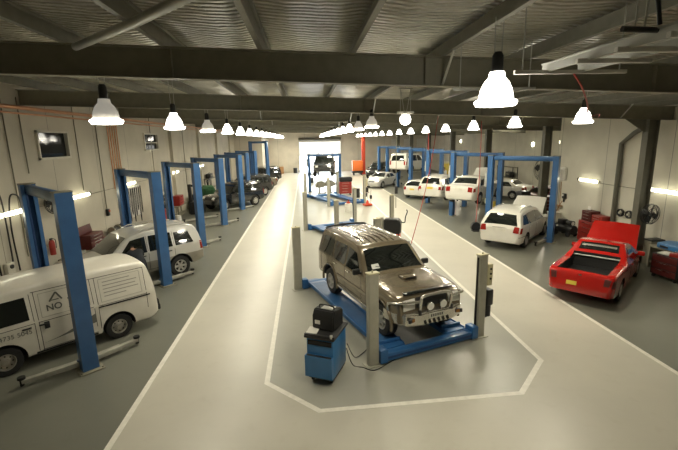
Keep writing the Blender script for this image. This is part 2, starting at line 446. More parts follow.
# three pale roller doors further right on the far wall, and a plain personnel door on the left
for n, (a, b) in enumerate(((13.1, 14.3), (15.0, 16.3), (17.0, 18.6)), 2):
    bm = BM(); box(bm, ((a + b) / 2, YF - .04, 2.3), (b - a, .08, 4.6))
    for q in range(22): box(bm, ((a + b) / 2, YF - .085, .2 + q * .2), (b - a, .02, .03))
    struct('door_%d' % n, bm, M['paper'])
bm = BM()
for (cx, cz, sx, sz) in ((-3.45, 1.06, .06, 2.12), (-2.5, 1.06, .06, 2.12), (-2.975, 2.1, 1.0, .06)): box(bm, (cx, YF - .03, cz), (sx, .08, sz))
d = struct('door_5', bm, M['frame'])
bm = BM(); box(bm, (-2.975, YF - .02, 1.05), (.9, .04, 2.06)); obj('door_leaf', bm, M['wallf'], d)
bm = BM(); box(bm, (-2.6, YF - .06, 1.02), (.12, .04, .03)); obj('door_handle', bm, M['galv'], d)

# outside the door
bm = BM(); box(bm, (2.2, 92, -.12), (120, 59.4, .2)); struct('outside_ground', bm, M['asphalt'])
w = bpy.data.worlds.new('sky'); S.world = w; w.use_nodes = True
nt = w.node_tree; bg = nt.nodes['Background']
sk = nt.nodes.new('ShaderNodeTexSky'); sk.sky_type = 'NISHITA'; sk.sun_disc = False; sk.sun_elevation = math.radians(48); sk.sun_rotation = math.radians(200)
sk.air_density = 1.2; sk.dust_density = 4
hs = nt.nodes.new('ShaderNodeHueSaturation'); hs.inputs['Saturation'].default_value = .45
nt.links.new(sk.outputs[0], hs.inputs['Color']); nt.links.new(hs.outputs[0], bg.inputs['Color']); bg.inputs['Strength'].default_value = 3.2

# ------------------------------------------------------------------ ceiling lamps
def lamp_geo(name, label, loc, bright, group, drop):
    """bell high-bay lamp hung on two wires; origin at the lamp's rim"""
    t = thing(name, label, 'lamp', loc, 0, group)
    bm = BM(); sh = [(.085, .33), (.10, .33), (.115, .27), (.17, .22), (.215, .14), (.235, .06), (.24, .04), (.228, .04), (.205, .13), (.16, .205), (.085, .27)]
    lathe(bm, sh + [sh[0]], seg=28); obj('lamp_shade', bm, M['shadeb' if bright else 'shade'], t)
    bm = BM(); lathe(bm, [(0, -.045), (.15, -.042), (.265, -.035), (.295, .0), (.29, .02), (.235, .038), (0, .038)], seg=28); obj('lamp_lens', bm, M['lampglow'], t)
    bm = BM(); lathe(bm, [(0, .30), (.075, .30), (.08, .34), (.075, .50), (.05, .54), (0, .54)], seg=16); obj('ballast_housing', bm, M['black'], t)
    bm = BM()
    for s in (-1, 1): cyl(bm, (s * .05, 0, .50), (s * .06, 0, drop), .007, seg=6)
    obj('suspension_wire', bm, M['galv'], t)
    return t
def lamp_light(t, power):
    l = bpy.data.lights.new('lamp_light', 'AREA'); l.shape = 'DISK'; l.size = .5; l.energy = power; l.color = WARM
    o = bpy.data.objects.new('lamp_light', l); COL.objects.link(o); o.parent = t; o.location = (0, 0, -.07)
ORD = ['nearest', 'second', 'third', 'fourth', 'fifth', 'sixth', 'seventh', 'eighth', 'ninth', 'tenth', 'eleventh', 'twelfth', 'thirteenth', 'fourteenth', 'fifteenth', 'sixteenth']
LAMPW = 105
rows = [('left', -3.1, [6.9 + 3.45 * k for k in range(16)], 5.10), ('middle', 2.25, [4.8, 10.35] + [13.8 + 3.45 * k for k in range(13)], 5.13), ('right', 7.2, [10.3 + 3.5 * k for k in range(14)], 5.06)]
protos = {}
for side, X, Ys, z in rows:
    for i, y in enumerate(Ys):
        bright = not (side == 'left' and i in (0, 2) or side == 'middle' and i in (2, 3))
        if side == 'middle' and i == 1: continue
        onbeam = abs(y / BAY - round(y / BAY)) < .02
        drop = roof_z(X) - z - (.71 if onbeam else .26)
        n = i if not (side == 'middle' and i > 1) else i - 1
        label = '%s bell pendant lamp in the %s row, counting from the front' % (ORD[n], side) if n else 'nearest bell pendant lamp of the %s row%s' % (side, {'left': ', grey shade above the white van', 'middle': ', the biggest in view and glowing white', 'right': ', glowing above the red utility'}[side])
        key = (bright, onbeam, side)
        if key in protos:
            t = copy_tree(protos[key]); t.location = (X, y, z); t['label'] = label; t['group'] = 'pendant lamps of the %s row' % side
        else:
            t = lamp_geo('pendant_lamp', label, (X, y, z), bright, 'pendant lamps of the %s row' % side, drop); t.scale = (.82, .82, 1.04); lamp_light(t, LAMPW if bright else LAMPW * .28); protos[key] = t
# the odd globe lamp in the middle row
t = thing('globe_lamp', 'small white globe lamp on a bracket hung from the second beam', 'lamp', (2.55, 10.4, 5.2))
bm = BM(); lathe(bm, [(0, -.14), (.08, -.115), (.125, -.06), (.14, 0), (.125, .07), (.08, .12), (0, .13)], seg=20); obj('globe', bm, M['shadeb'], t)
bm = BM(); box(bm, (0, 0, .17), (.42, .08, .06)); box(bm, (0, 0, .145), (.1, .1, .05)); obj('bracket', bm, M['frame'], t)
bm = BM()
for s in (-1, 1): cyl(bm, (s * .03, 0, .19), (s * .13, 0, .74), .008, seg=6)
for s in (-1, 1): cyl(bm, (s * .13, 0, .19), (s * .13, 0, .74), .008, seg=6)
box(bm, (0, 0, .75), (.34, .06, .03)); cyl(bm, (0, 0, .75), (0, 0, roof_z(2.55) - 5.2 - .10), .01, seg=6); obj('hanger', bm, M['galv'], t)
lamp_light(t, LAMPW * .5); t.children[-1].location = (0, 0, -.16)

# fluorescent battens on the walls
def batten(label, y, z, side, n=1, group=None):
    x = XL + .045 if side == 'left' else XR - .045; sx = 1 if side == 'left' else -1
    t = thing('fluorescent_batten', label, 'wall light', (x, y, z), 0, group)
    bm = BM()
    for k in range(n): box(bm, (0, (k - (n - 1) / 2) * 1.28, 0), (.09, 1.26, .10), bev=.01)
    obj('housing', bm, M['frame'], t)
    for k in range(n):
        bm = BM(); yy = (k - (n - 1) / 2) * 1.28; box(bm, (sx * .075, yy, -.0), (.075, 1.2, .13), bev=.03); obj('diffuser', bm, M['tube'], t)
    bm = BM(); box(bm, (0, (n / 2) * 1.28 + .09, 0), (.10, .16, .12), bev=.01); obj('end_box', bm, M['black'], t)
def bulkhead(label, loc):
    t = thing('bulkhead_light', label, 'wall light', loc); bm = BM(); cyl(bm, (0, 0, 0), (-.06, 0, 0), .22, seg=20); obj('base', bm, M['frame'], t)
    bm = BM(); bmesh.ops.create_uvsphere(bm, u_segments=16, v_segments=10, radius=.2, matrix=Matrix.Translation((-.06, 0, 0)) @ Matrix.Diagonal((.6, 1, 1, 1))); obj('diffuser', bm, M['tube'], t)
    l = bpy.data.lights.new('bulkhead_light', 'AREA'); l.shape = 'DISK'; l.size = .4; l.energy = 120; l.color = WARM; o = bpy.data.objects.new('bulkhead_light', l); COL.objects.link(o); o.parent = t; o.location = (-.20, 0, 0); o.rotation_euler = (0, PI / 2, 0)
bulkhead('round bright light on the annexe wall, right of the round fan', (XA - .02, 33.0, 4.0)); bulkhead('round bright light on the annexe wall, nearer the front', (XA - .02, 29.2, 4.2))
for k, y in enumerate((41.0, 49.0)): bulkhead(['added round light deep in the annexe', 'farthest added round light on the annexe wall'][k], (XA - .02, y, 4.2))  # two extra lights added to brighten the deep annexe
batten('double fluorescent light on the left wall behind the black hoses', 12.1, 2.84, 'left', 2, 'wall lights on the left')
batten('short fluorescent light on the left wall just right of the wall fan', 16.2, 2.84, 'left', 1, 'wall lights on the left')
for k, y in enumerate((20.7, 27.9, 34.8)):
    batten(['fluorescent light on the left wall seen through the second blue lift', 'fluorescent light on the left wall seen through the third blue lift', 'fluorescent light on the left wall seen through the fourth blue lift'][k], y, 2.84, 'left', 1, 'wall lights on the left')
batten('fluorescent light on the right wall above the red tool chests', 17.65, 2.66, 'right', 1, 'wall lights on the right')
batten('fluorescent light on the right wall above the blue-covered workbench', 12.95, 2.66, 'right', 2, 'wall lights on the right')
# ------------------------------------------------------------------ vehicles
def pchip(pts):
    xs = np.array([p[0] for p in pts], float); ys = np.array([p[1] for p in pts], float)
    h = np.diff(xs); d = np.diff(ys) / h; m = np.zeros(len(xs))
    for i in range(1, len(xs) - 1):
        if d[i - 1] * d[i] > 0:
            w1 = 2 * h[i] + h[i - 1]; w2 = h[i] + 2 * h[i - 1]; m[i] = (w1 + w2) / (w1 / d[i - 1] + w2 / d[i])
    m[0] = d[0]; m[-1] = d[-1]
    def f(x):
        x = min(max(x, xs[0]), xs[-1]); i = min(int(np.searchsorted(xs, x, 'right')) - 1, len(xs) - 2); i = max(i, 0)
        t = (x - xs[i]) / h[i]; t2 = t * t; t3 = t2 * t
        return float((2 * t3 - 3 * t2 + 1) * ys[i] + (t3 - 2 * t2 + t) * h[i] * m[i] + (-2 * t3 + 3 * t2) * ys[i + 1] + (t3 - t2) * h[i] * m[i + 1])
    f.xs = list(xs); return f

class Shape:
    """a car body: x from rear (0) to front; side surface y(x,z); top line zt(x), underside zb(x), half width w(x)"""
    def __init__(s, top, bot, wid, belt, tum, crown=.03, tuck=.10, rr=.07, split=None, lowz=.62):
        s.zt, s.zb, s.w = pchip(top), pchip(bot), pchip(wid)
        s.belt, s.tum, s.crown, s.tuck, s.rr, s.split, s.lowz = belt, tum, crown, tuck, rr, split, lowz
        s.x0, s.x1 = s.zt.xs[0], s.zt.xs[-1]
        X = set(s.zt.xs) | set(s.zb.xs) | set(s.w.xs)
        xs = sorted(X); out = []
        for a, b in zip(xs, xs[1:]):
            n = max(1, math.ceil((b - a) / .10))
            dz = abs(s.zt(b) - s.zt(a)); n = max(n, math.ceil(dz / .10))
            out += [a + (b - a) * k / n for k in range(n)]
        s.xs = out + [xs[-1]]
        dense = [s.x0 + (s.x1 - s.x0) * k / 3000 for k in range(3001)]
        s.px = np.array(dense); s.pz = np.array([s.zt(x) for x in dense])
        s.pl = np.concatenate([[0], np.cumsum(np.hypot(np.diff(s.px), np.diff(s.pz)))])
    def y(s, x, z):
        y = s.w(x)
        if z > s.belt: y -= s.tum * (z - s.belt) + .05 * s.tum * min(1, (z - s.belt) / .1)
        elif z < s.lowz: y -= s.tuck * ((s.lowz - z) / s.lowz) ** 1.5
        return max(y, .05)
    def edge(s, x):
        zt, zb = s.zt(x), s.zb(x); r = min(s.rr, .42 * (zt - zb)); return s.y(x, zt - r) - r, r
    def ztop(s, x, y):
        e, r = s.edge(x); return s.zt(x) + s.crown * (1 - min(1, abs(y) / e) ** 2)
    def body(s):
        bm = BM(); rings = []
        for x in s.xs:
            zt, zb = s.zt(x), s.zb(x); ye, r = s.edge(x); hi = zt - r
            lv = [zb, zb + .05, .5, s.split or .7, .85, s.belt - .06, s.belt, s.belt + .1, (s.belt + 1.8) / 2, hi]
            lv = sorted(min(max(v, zb), hi) for v in lv)
            half = [(s.y(x, zb) - .05 if hi - zb > .1 else s.y(x, zb), zb)] + [(s.y(x, z), z) for z in lv[1:]]
            for a in (30, 60, 90):
                half.append((ye + r * math.cos(math.radians(a)), hi + r * math.sin(math.radians(a))))
            half += [(ye * f, s.ztop(x, ye * f)) for f in (.75, .4)]
            ring = [(x, -y, z) for y, z in half] + [(x, 0, s.ztop(x, 0))] + [(x, y, z) for y, z in half[::-1]]
            rings.append([bm.verts.new(p) for p in ring])
        n = len(rings[0])
        for A, B in zip(rings, rings[1:]):
            for k in range(n): bm.faces.new((A[k], A[(k + 1) % n], B[(k + 1) % n], B[k]))
        bm.faces.new(rings[0]); bm.faces.new(rings[-1])
        bmesh.ops.remove_doubles(bm, verts=bm.verts[:], dist=.0008)
        bmesh.ops.dissolve_degenerate(bm, edges=bm.edges[:], dist=.0005)
        bmesh.ops.recalc_face_normals(bm, faces=bm.faces[:])
        if s.split:
            for f in bm.faces:
                if f.calc_center_median().z < s.split - .005: f.material_index = 1
        return bm
    def side(s, bm, side, c, off=.006, inn=.02, nu=8, nv=4, mi=0):
        """panel on the flank: c = corners (x,z): rear-low, front-low, front-high, rear-high"""
        def P(u, v, o):
            a = (c[0][0] + (c[1][0] - c[0][0]) * u, c[0][1] + (c[1][1] - c[0][1]) * u); b = (c[3][0] + (c[2][0] - c[3][0]) * u, c[3][1] + (c[2][1] - c[3][1]) * u)
            x = a[0] + (b[0] - a[0]) * v; z = a[1] + (b[1] - a[1]) * v
            return Vector((x, side * (s.y(x, z) + o), z))
        slab(bm, lambda u, v: P(u, v, off), lambda u, v: P(u, v, -inn), nu, nv, mi)
    def top(s, bm, xa, xb, ya, yb, off=.008, inn=.02, nu=8, nv=8, mi=0, frac=False):
        """panel on the top/end surface between x=xa and xb; ya,yb = (y at xa side 0, side 1)"""
        la = np.interp(xa, s.px, s.pl); lb = np.interp(xb, s.px, s.pl)
        def P(u, v, o):
            l = la + (lb - la) * u; x = float(np.interp(l, s.pl, s.px)); z = float(np.interp(l, s.pl, s.pz))
            i = int(np.clip(np.searchsorted(s.pl, l), 1, len(s.pl) - 2)); tx, tz = s.px[i + 1] - s.px[i - 1], s.pz[i + 1] - s.pz[i - 1]
            k = math.hypot(tx, tz) or 1; nx, nz = -tz / k, tx / k
            y0 = ya[0] + (yb[0] - ya[0]) * u; y1 = ya[1] + (yb[1] - ya[1]) * u
            if frac: e = s.edge(x)[0]; y0 *= e; y1 *= e
            y = y0 + (y1 - y0) * v; e = s.edge(x)[0]
            return Vector((x + nx * o, y, z + s.crown * (1 - min(1, abs(y) / e) ** 2) + nz * o))
        slab(bm, lambda u, v: P(u, v, off), lambda u, v: P(u, v, -inn), nu, nv, mi)

WHEELS = {}
def wheel_meshes(r, w, style):
    k = (round(r, 3), round(w, 3), style)
    if k in WHEELS: return WHEELS[k]
    rot = Matrix.Rotation(-PI / 2, 4, 'X')       # lathe axis -> +Y (outer face)
    bm = BM(); ri = r * (.60 if style != 'steel' else .58)
    lathe(bm, [(ri, -w / 2), (r * .80, -w / 2 - .004), (r * .95, -w * .46), (r, -w * .34), (r, -w * .1), (r * .99, 0), (r, w * .1), (r, w * .34), (r * .95, w * .46), (r * .80, w / 2 + .004), (ri, w / 2 - .002), (ri * .97, w * .3), (ri * .95, -w * .3), (ri, -w / 2)], rot, 28)
    t = obj('wheel', bm, M['rubber']); tm = t.data; bpy.data.objects.remove(t)
    bm = BM(); yo = w / 2
    if style == 'steel':
        lathe(bm, [(ri * 1.0, yo - .004), (ri * .9, yo - .002), (ri * .84, yo - .05), (ri * .55, yo - .035), (ri * .40, yo - .012), (ri * .3, yo - .012), (ri * .28, yo + .0), (0, yo + .002)], rot, 24)
        for q in range(8):
            a = 2 * PI * q / 8; cyl(bm, (ri * .68 * math.cos(a), yo - .045, ri * .68 * math.sin(a)), (ri * .68 * math.cos(a), yo - .036, ri * .68 * math.sin(a)), .016, seg=8, mi=1)
    else:
        lathe(bm, [(ri * 1.0, yo - .006), (ri * .95, yo), (ri * .86, yo - .012), (ri * .85, yo - .09)], rot, 24)
        lathe(bm, [(ri * .85, yo - .088), (0, yo - .088)], rot, 24, mi=1)
        ns = {'five': 5, 'six': 6, 'seven': 7}[style]
        lathe(bm, [(ri * .24, yo - .06), (ri * .24, yo - .012), (ri * .16, yo - .004), (0, yo - .004)], rot, 16)
        for q in range(ns):
            a = 2 * PI * q / ns
            mtx = Matrix.Rotation(a, 4, 'Y'); A = []
            for (rr, ww, yy) in ((ri * .18, .034, yo - .016), (ri * .9, .030 if ns > 5 else .042, yo - .010)):
                A += [mtx @ Vector((rr, yy, -ww)), mtx @ Vector((rr, yy, ww)), mtx @ Vector((rr, yy - .045, ww)), mtx @ Vector((rr, yy - .045, -ww))]
            v = [bm.verts.new(p) for p in A]
            for f in ((0, 1, 2, 3), (4, 7, 6, 5), (0, 4, 5, 1), (1, 5, 6, 2), (2, 6, 7, 3), (3, 7, 4, 0)): bm.faces.new([v[k2] for k2 in f])
    o = obj('rim', bm, [M['steelrim' if style == 'steel' else 'rim'], M['dark']]); rm = o.data; bpy.data.objects.remove(o)
    WHEELS[k] = (tm, rm); return WHEELS[k]

def vehicle(name, label, cat, sp, loc, heading, paint, group=None, z=0., rise=None):
    """build a car from its spec; loc is the middle of the wheelbase on the ground"""
    xr, xf = sp['axles']; xm = (xr + xf) / 2
    t = thing(name, label, cat, (loc[0], loc[1], z), math.atan2(heading[1], heading[0]), group)
    sh = Shape(sp['top'], sp['bot'], sp['wid'], sp['belt'], sp['tum'], sp.get('crown', .03), sp.get('tuck', .10), sp.get('rr', .07), sp.get('split'), sp.get('lowz', .62))
    SHF = Matrix.Translation((-xm, 0, 0))
    def put(nm, bm, m, parent=None, label=None, smooth=35):
        bm.transform(SHF); return obj(nm, bm, m, parent or t, smooth, label)
    bmb = sh.body(); bmb.transform(SHF)
    body = obj('body', bmb, [paint, sp.get('lower', paint)] if sh.split else [paint])
    cuts = []
    for (c, sz) in sp.get('cutboxes', []):
        bm = BM(); box(bm, (c[0] - xm, c[1], c[2]), sz, bev=.03); cuts.append((bm, M['dark']))
    r = sp['r']; ra = sp.get('arch', r + .07); tr = sp['track']
    for x in (xr, xf):
        for s in (-1, 1):
            bm = BM(); cyl(bm, (x - xm, s * (tr - .20), r + .01), (x - xm, s * (tr + .35), r + .01), ra, seg=28); cuts.append((bm, M['dark']))
    boolean(body, cuts); body.parent = t
    tw = sp.get('tyre', .21); tm, rm = wheel_meshes(r, tw, sp.get('rim', 'six'))
    for x in (xr, xf):
        for s in (-1, 1):
            wo = bpy.data.objects.new('wheel', tm); COL.objects.link(wo); wo.parent = t; wo.location = (x - xm, s * (tr - tw / 2 + .01), r)
            if s < 0: wo.rotation_euler = (0, 0, PI)
            ro = bpy.data.objects.new('rim', rm); COL.objects.link(ro); ro.parent = wo
    g = M['glass']
    for (nm, c) in sp['sidewin']:
        for s in (-1, 1):
            bm = BM(); sh.side(bm, s, c); put(nm, bm, g)
    xa, xb, fa, fb = sp['screen']
    bm = BM(); sh.top(bm, xa, xb, (-fa, fa), (-fb, fb), frac=True); put('windscreen', bm, g)
    for (xa, xb, fa, fb) in sp.get('rearwin', []):
        bm = BM(); sh.top(bm, xa, xb, (-fa, fa), (-fb, fb), frac=True); put('rear_window', bm, g)
    for it in sp.get('ends', []):     # (name, material, xa, xb, ya, yb, offset, mirrored)
        nm, m, xa, xb, ya, yb, off, mir = it
        for s in ((1, -1) if mir else (1,)):
            bm = BM(); sh.top(bm, xa, xb, (s * ya[0], s * ya[1]), (s * yb[0], s * yb[1]), off=off, nu=4, nv=4); put(nm, bm, M[m])
    for it in sp.get('flank', []):    # (name, material, corners, offset)
        nm, m, c, off = it
        for s in (-1, 1):
            bm = BM(); sh.side(bm, s, c, off=off); put(nm, bm, M[m])
    if sp.get('gaps'):
        bm = BM()
        for s in (-1, 1):
            for (a, b) in sp['gaps']:
                dx, dz = b[0] - a[0], b[1] - a[1]; k = math.hypot(dx, dz); nx, nz = -dz / k * .006, dx / k * .006
                sh.side(bm, s, [(a[0] - nx, a[1] - nz), (a[0] + nx, a[1] + nz), (b[0] + nx, b[1] + nz), (b[0] - nx, b[1] - nz)], off=.0025, inn=.004, nu=1, nv=8)
        put('panel_gap', bm, M['dark'])
    for (x, zz) in sp.get('handles', []):
        for s in (-1, 1):
            bm = BM(); box(bm, (x, s * (sh.y(x, zz) + .012), zz), (.17, .035, .035), bev=.01); put('door_handle', bm, M[sp.get('handle_mat', 'black')])
    if 'mirror' in sp:
        x, zz = sp['mirror']
        for s in (-1, 1):
            y = sh.y(x, zz); bm = BM()
            box(bm, (x + .02, s * (y + .13), zz + .03), (.10, .20, .15), bev=.035); box(bm, (x + .03, s * (y + .02), zz - .01), (.05, .1, .05), bev=.01)
            put('door_mirror', bm, M[sp['mirror_mat']] if 'mirror_mat' in sp else paint)
    for s in (-1, 1):
        if 'rails' in sp:
            x0, x1 = sp['rails']; pts = [(x0 + (x1 - x0) * k / 8, s * (sh.edge(x0 + (x1 - x0) * k / 8)[0] - .02), sh.ztop(x0 + (x1 - x0) * k / 8, .6) + (.05 if 0 < k < 8 else .0)) for k in range(9)]
            bm = BM(); sweep(bm, pts, .018, 8); put('roof_rail', bm, M[sp.get('rail_mat', 'black')])
    if 'hood' in sp:                  # a bonnet standing open: (x hinge, x front, half width, degrees)
        xh, x1, hw, deg = sp['hood']; zh = sh.ztop(xh, 0); L_ = x1 - xh
        bm = BM()
        def P(u, v, o):
            y = (v * 2 - 1) * hw * (1 - .10 * u); return Vector((L_ * u, y, .05 * math.sin(PI * .5 * (1 - abs(v * 2 - 1))) - .10 * u * u + o))
        slab(bm, lambda u, v: P(u, v, .012), lambda u, v: P(u, v, -.03), 10, 10)
        bm.transform(Matrix.Translation((xh, 0, zh)) @ Matrix.Rotation(-math.radians(deg), 4, 'Y'))
        put('bonnet', bm, paint)
        bm = BM(); box(bm, ((xh + x1) / 2 + .05, 0, sh.zb(xh) + .42), (L_ * .5, hw * .9, .32), bev=.06); box(bm, (xh + .32, .1, sh.zb(xh) + .60), (.4, .5, .12), bev=.03); put('engine', bm, M['armgrey'])
    return t, sh, put, xm

# --- specs -----------------------------------------------------------------
BIGWAGON = dict(axles=(1.03, 4.0), r=.39, track=.90, tyre=.26, arch=.49, rim='six', belt=1.16, tum=.24, crown=.025, rr=.075,
    top=[(0, .66), (.03, .80), (.07, 1.12), (.13, 1.45), (.20, 1.74), (.32, 1.83), (1.0, 1.855), (1.9, 1.84), (2.52, 1.785), (2.66, 1.73), (3.12, 1.30), (3.26, 1.215), (3.7, 1.18), (4.4, 1.125), (4.62, 1.08), (4.69, 1.0), (4.72, .80), (4.74, .66)],
    bot=[(0, .56), (.4, .46), (4.4, .46), (4.74, .56)], wid=[(0, .84), (.06, .90), (.3, .925), (2.4, .93), (3.8, .925), (4.4, .90), (4.66, .83), (4.74, .78)],
    sidewin=[('quarter_window', [(.34, 1.20), (1.18, 1.19), (1.18, 1.68), (.46, 1.70)]), ('rear_door_window', [(1.28, 1.19), (2.05, 1.18), (2.03, 1.69), (1.30, 1.68)]), ('front_door_window', [(2.14, 1.18), (2.98, 1.18), (2.62, 1.63), (2.15, 1.69)])],
    screen=(3.20, 2.69, .93, .92), rearwin=[(.085, .185, .82, .80)],
    gaps=[((1.22, .62), (1.24, 1.72)), ((2.09, .55), (2.09, 1.72)), ((3.05, .55), (3.05, 1.14)), ((1.24, .55), (3.05, .55)), ((.36, .6), (.36, 1.18)), ((3.2, 1.085), (4.5, 1.0))],
    handles=[(1.42, 1.06), (2.28, 1.06)], mirror=(2.98, 1.24), mirror_mat='black', handle_mat='chrome',
    flank=[('rub_strip', 'tan', [(1.55, .74), (3.45, .74), (3.45, .80), (1.55, .80)], .022)],
    ends=[('headlamp', 'lens', 4.665, 4.716, (.44, .74), (.46, .75), .02, True), ('grille', 'black', 4.66, 4.716, (-.40, .40), (-.41, .41), .014, False),
          ('tail_lamp', 'redlens', .035, .075, (.66, .80), (.66, .80), .012, True)])
VAN = dict(axles=(1.02, 3.255), r=.315, track=.80, tyre=.19, arch=.385, rim='steel', belt=1.02, tum=.16, crown=.05, tuck=.05, rr=.10,
    top=[(0, .50), (.03, .75), (.06, 1.05), (.13, 1.45), (.22, 1.72), (.36, 1.80), (.9, 1.835), (2.4, 1.835), (3.15, 1.79), (3.35, 1.72), (3.95, 1.10), (4.12, .92), (4.19, .74), (4.22, .48)],
    bot=[(0, .36), (.3, .27), (4.0, .27), (4.22, .34)], wid=[(0, .74), (.08, .80), (.3, .845), (3.6, .845), (4.05, .80), (4.22, .70)],
    sidewin=[('front_door_window', [(2.74, 1.10), (3.62, 1.08), (3.28, 1.58), (2.76, 1.60)])],
    screen=(3.90, 3.40, .90, .90), rearwin=[(.07, .175, .84, .82)],
    gaps=[((2.58, .34), (2.60, 1.66)), ((1.50, .50), (1.52, 1.66)), ((1.42, .42), (1.42, 1.66)), ((2.66, .36), (2.68, 1.64)), ((1.5, .36), (2.6, .36)), ((.30, 1.655), (2.64, 1.665)), ((.30, .60), (.30, 1.66)), ((1.52, 1.0), (2.58, 1.0)), ((.3, .98), (1.42, .99)), ((2.68, 1.0), (3.7, .98))],
    handles=[(2.52, .93), (2.82, .93)], mirror=(3.62, 1.12), mirror_mat='black',
    flank=[('sliding_rail', 'dark', [(.22, .925), (1.42, .935), (1.42, .965), (.22, .955)], .012), ('sill_strip', 'rubber', [(1.5, .30), (2.72, .30), (2.72, .345), (1.5, .345)], .006)],
    ends=[('tail_lamp', 'redlens', .015, .055, (.56, .70), (.60, .74), .012, True), ('headlamp', 'lens', 4.13, 4.18, (.42, .66), (.42, .66), .012, True), ('rear_bumper', 'rubber', .005, .022, (-.72, .72), (-.73, .73), .05, False)])
LEFTWAGON = dict(axles=(.98, 3.76), r=.375, track=.885, tyre=.25, arch=.455, rim='six', belt=1.12, tum=.26, crown=.03, split=.80,
    top=[(0, .62), (.03, .80), (.08, 1.15), (.18, 1.55), (.30, 1.75), (.50, 1.82), (1.1, 1.845), (1.9, 1.83), (2.45, 1.76), (2.62, 1.70), (3.22, 1.22), (3.38, 1.13), (3.9, 1.08), (4.35, .99), (4.5, .90), (4.56, .70), (4.58, .58)],
    bot=[(0, .50), (.35, .40), (4.2, .40), (4.58, .48)], wid=[(0, .80), (.07, .87), (.35, .92), (2.4, .925), (3.8, .92), (4.3, .87), (4.52, .76), (4.58, .68)],
    sidewin=[('quarter_window', [(.42, 1.18), (1.10, 1.16), (1.10, 1.62), (.56, 1.60)]), ('rear_door_window', [(1.20, 1.16), (2.02, 1.14), (1.98, 1.66), (1.22, 1.65)]), ('front_door_window', [(2.10, 1.14), (3.02, 1.13), (2.58, 1.60), (2.10, 1.66)])],
    screen=(3.30, 2.66, .93, .92), rearwin=[(.085, .22, .82, .80)],
    gaps=[((1.14, .70), (1.15, 1.68)), ((2.06, .52), (2.06, 1.68)), ((3.05, .52), (3.08, 1.10)), ((1.2, .52), (3.05, .52))],
    handles=[(1.34, 1.02), (2.24, 1.02)], mirror=(2.98, 1.20), rails=(.55, 2.3), rail_mat='silver',
    flank=[('tail_lamp_side', 'redlens', [(.055, .86), (.16, .86), (.19, 1.16), (.10, 1.16)], .006)],
    ends=[('tail_lamp', 'redlens', .035, .09, (.66, .80), (.68, .80), .014, True), ('headlamp', 'lens', 4.42, 4.53, (.42, .66), (.42, .64), .012, True), ('grille', 'black', 4.45, 4.55, (-.32, .32), (-.32, .32), .01, False)])
UTE = dict(axles=(1.12, 4.06), r=.325, track=.885, tyre=.22, arch=.40, rim='five', belt=.93, tum=.46, crown=.02, rr=.07, tuck=.08,
    top=[(0, .52), (.03, .66), (.06, .86), (.12, .965), (.30, .985), (1.55, .985), (1.75, 1.01), (2.12, 1.22), (2.38, 1.40), (2.55, 1.44), (2.9, 1.43), (3.08, 1.38), (3.78, 1.00), (3.95, .945), (4.5, .87), (4.85, .78), (5.0, .66), (5.04, .50)],
    bot=[(0, .36), (.35, .26), (4.7, .22), (5.04, .28)], wid=[(0, .74), (.06, .83), (.25, .90), (1.2, .92), (3.6, .915), (4.4, .885), (4.8, .80), (5.04, .60)],
    cutboxes=[((1.09, 0, 1.02), (1.78, 1.34, .80)), ((4.38, 0, .95), (.72, 1.22, .56))],
    sidewin=[('front_door_window', [(2.42, .97), (3.42, .95), (3.0, 1.30), (2.50, 1.34)])],
    screen=(3.72, 3.12, .93, .90), rearwin=[(2.09, 2.36, .78, .84)],
    gaps=[((2.36, .36), (2.38, .95)), ((3.52, .36), (3.50, .93)), ((2.36, .36), (3.52, .36)), ((.10, .62), (.10, .9))],
    handles=[(2.52, .84)], handle_mat='red', mirror=(3.40, .98), hood=(3.84, 4.95, .80, 46),
    ends=[('tail_lamp', 'toold', .035, .072, (.62, .76), (.64, .80), .012, True), ('number_plate', 'plate', .008, .032, (.06, .34), (.06, .34), .014, False), ('tailgate_badge', 'chrome', .062, .075, (-.04, .04), (-.04, .04), .006, False)],
    flank=[('tail_lamp_side', 'toold', [(.045, .66), (.20, .66), (.18, .86), (.075, .86)], .004)])
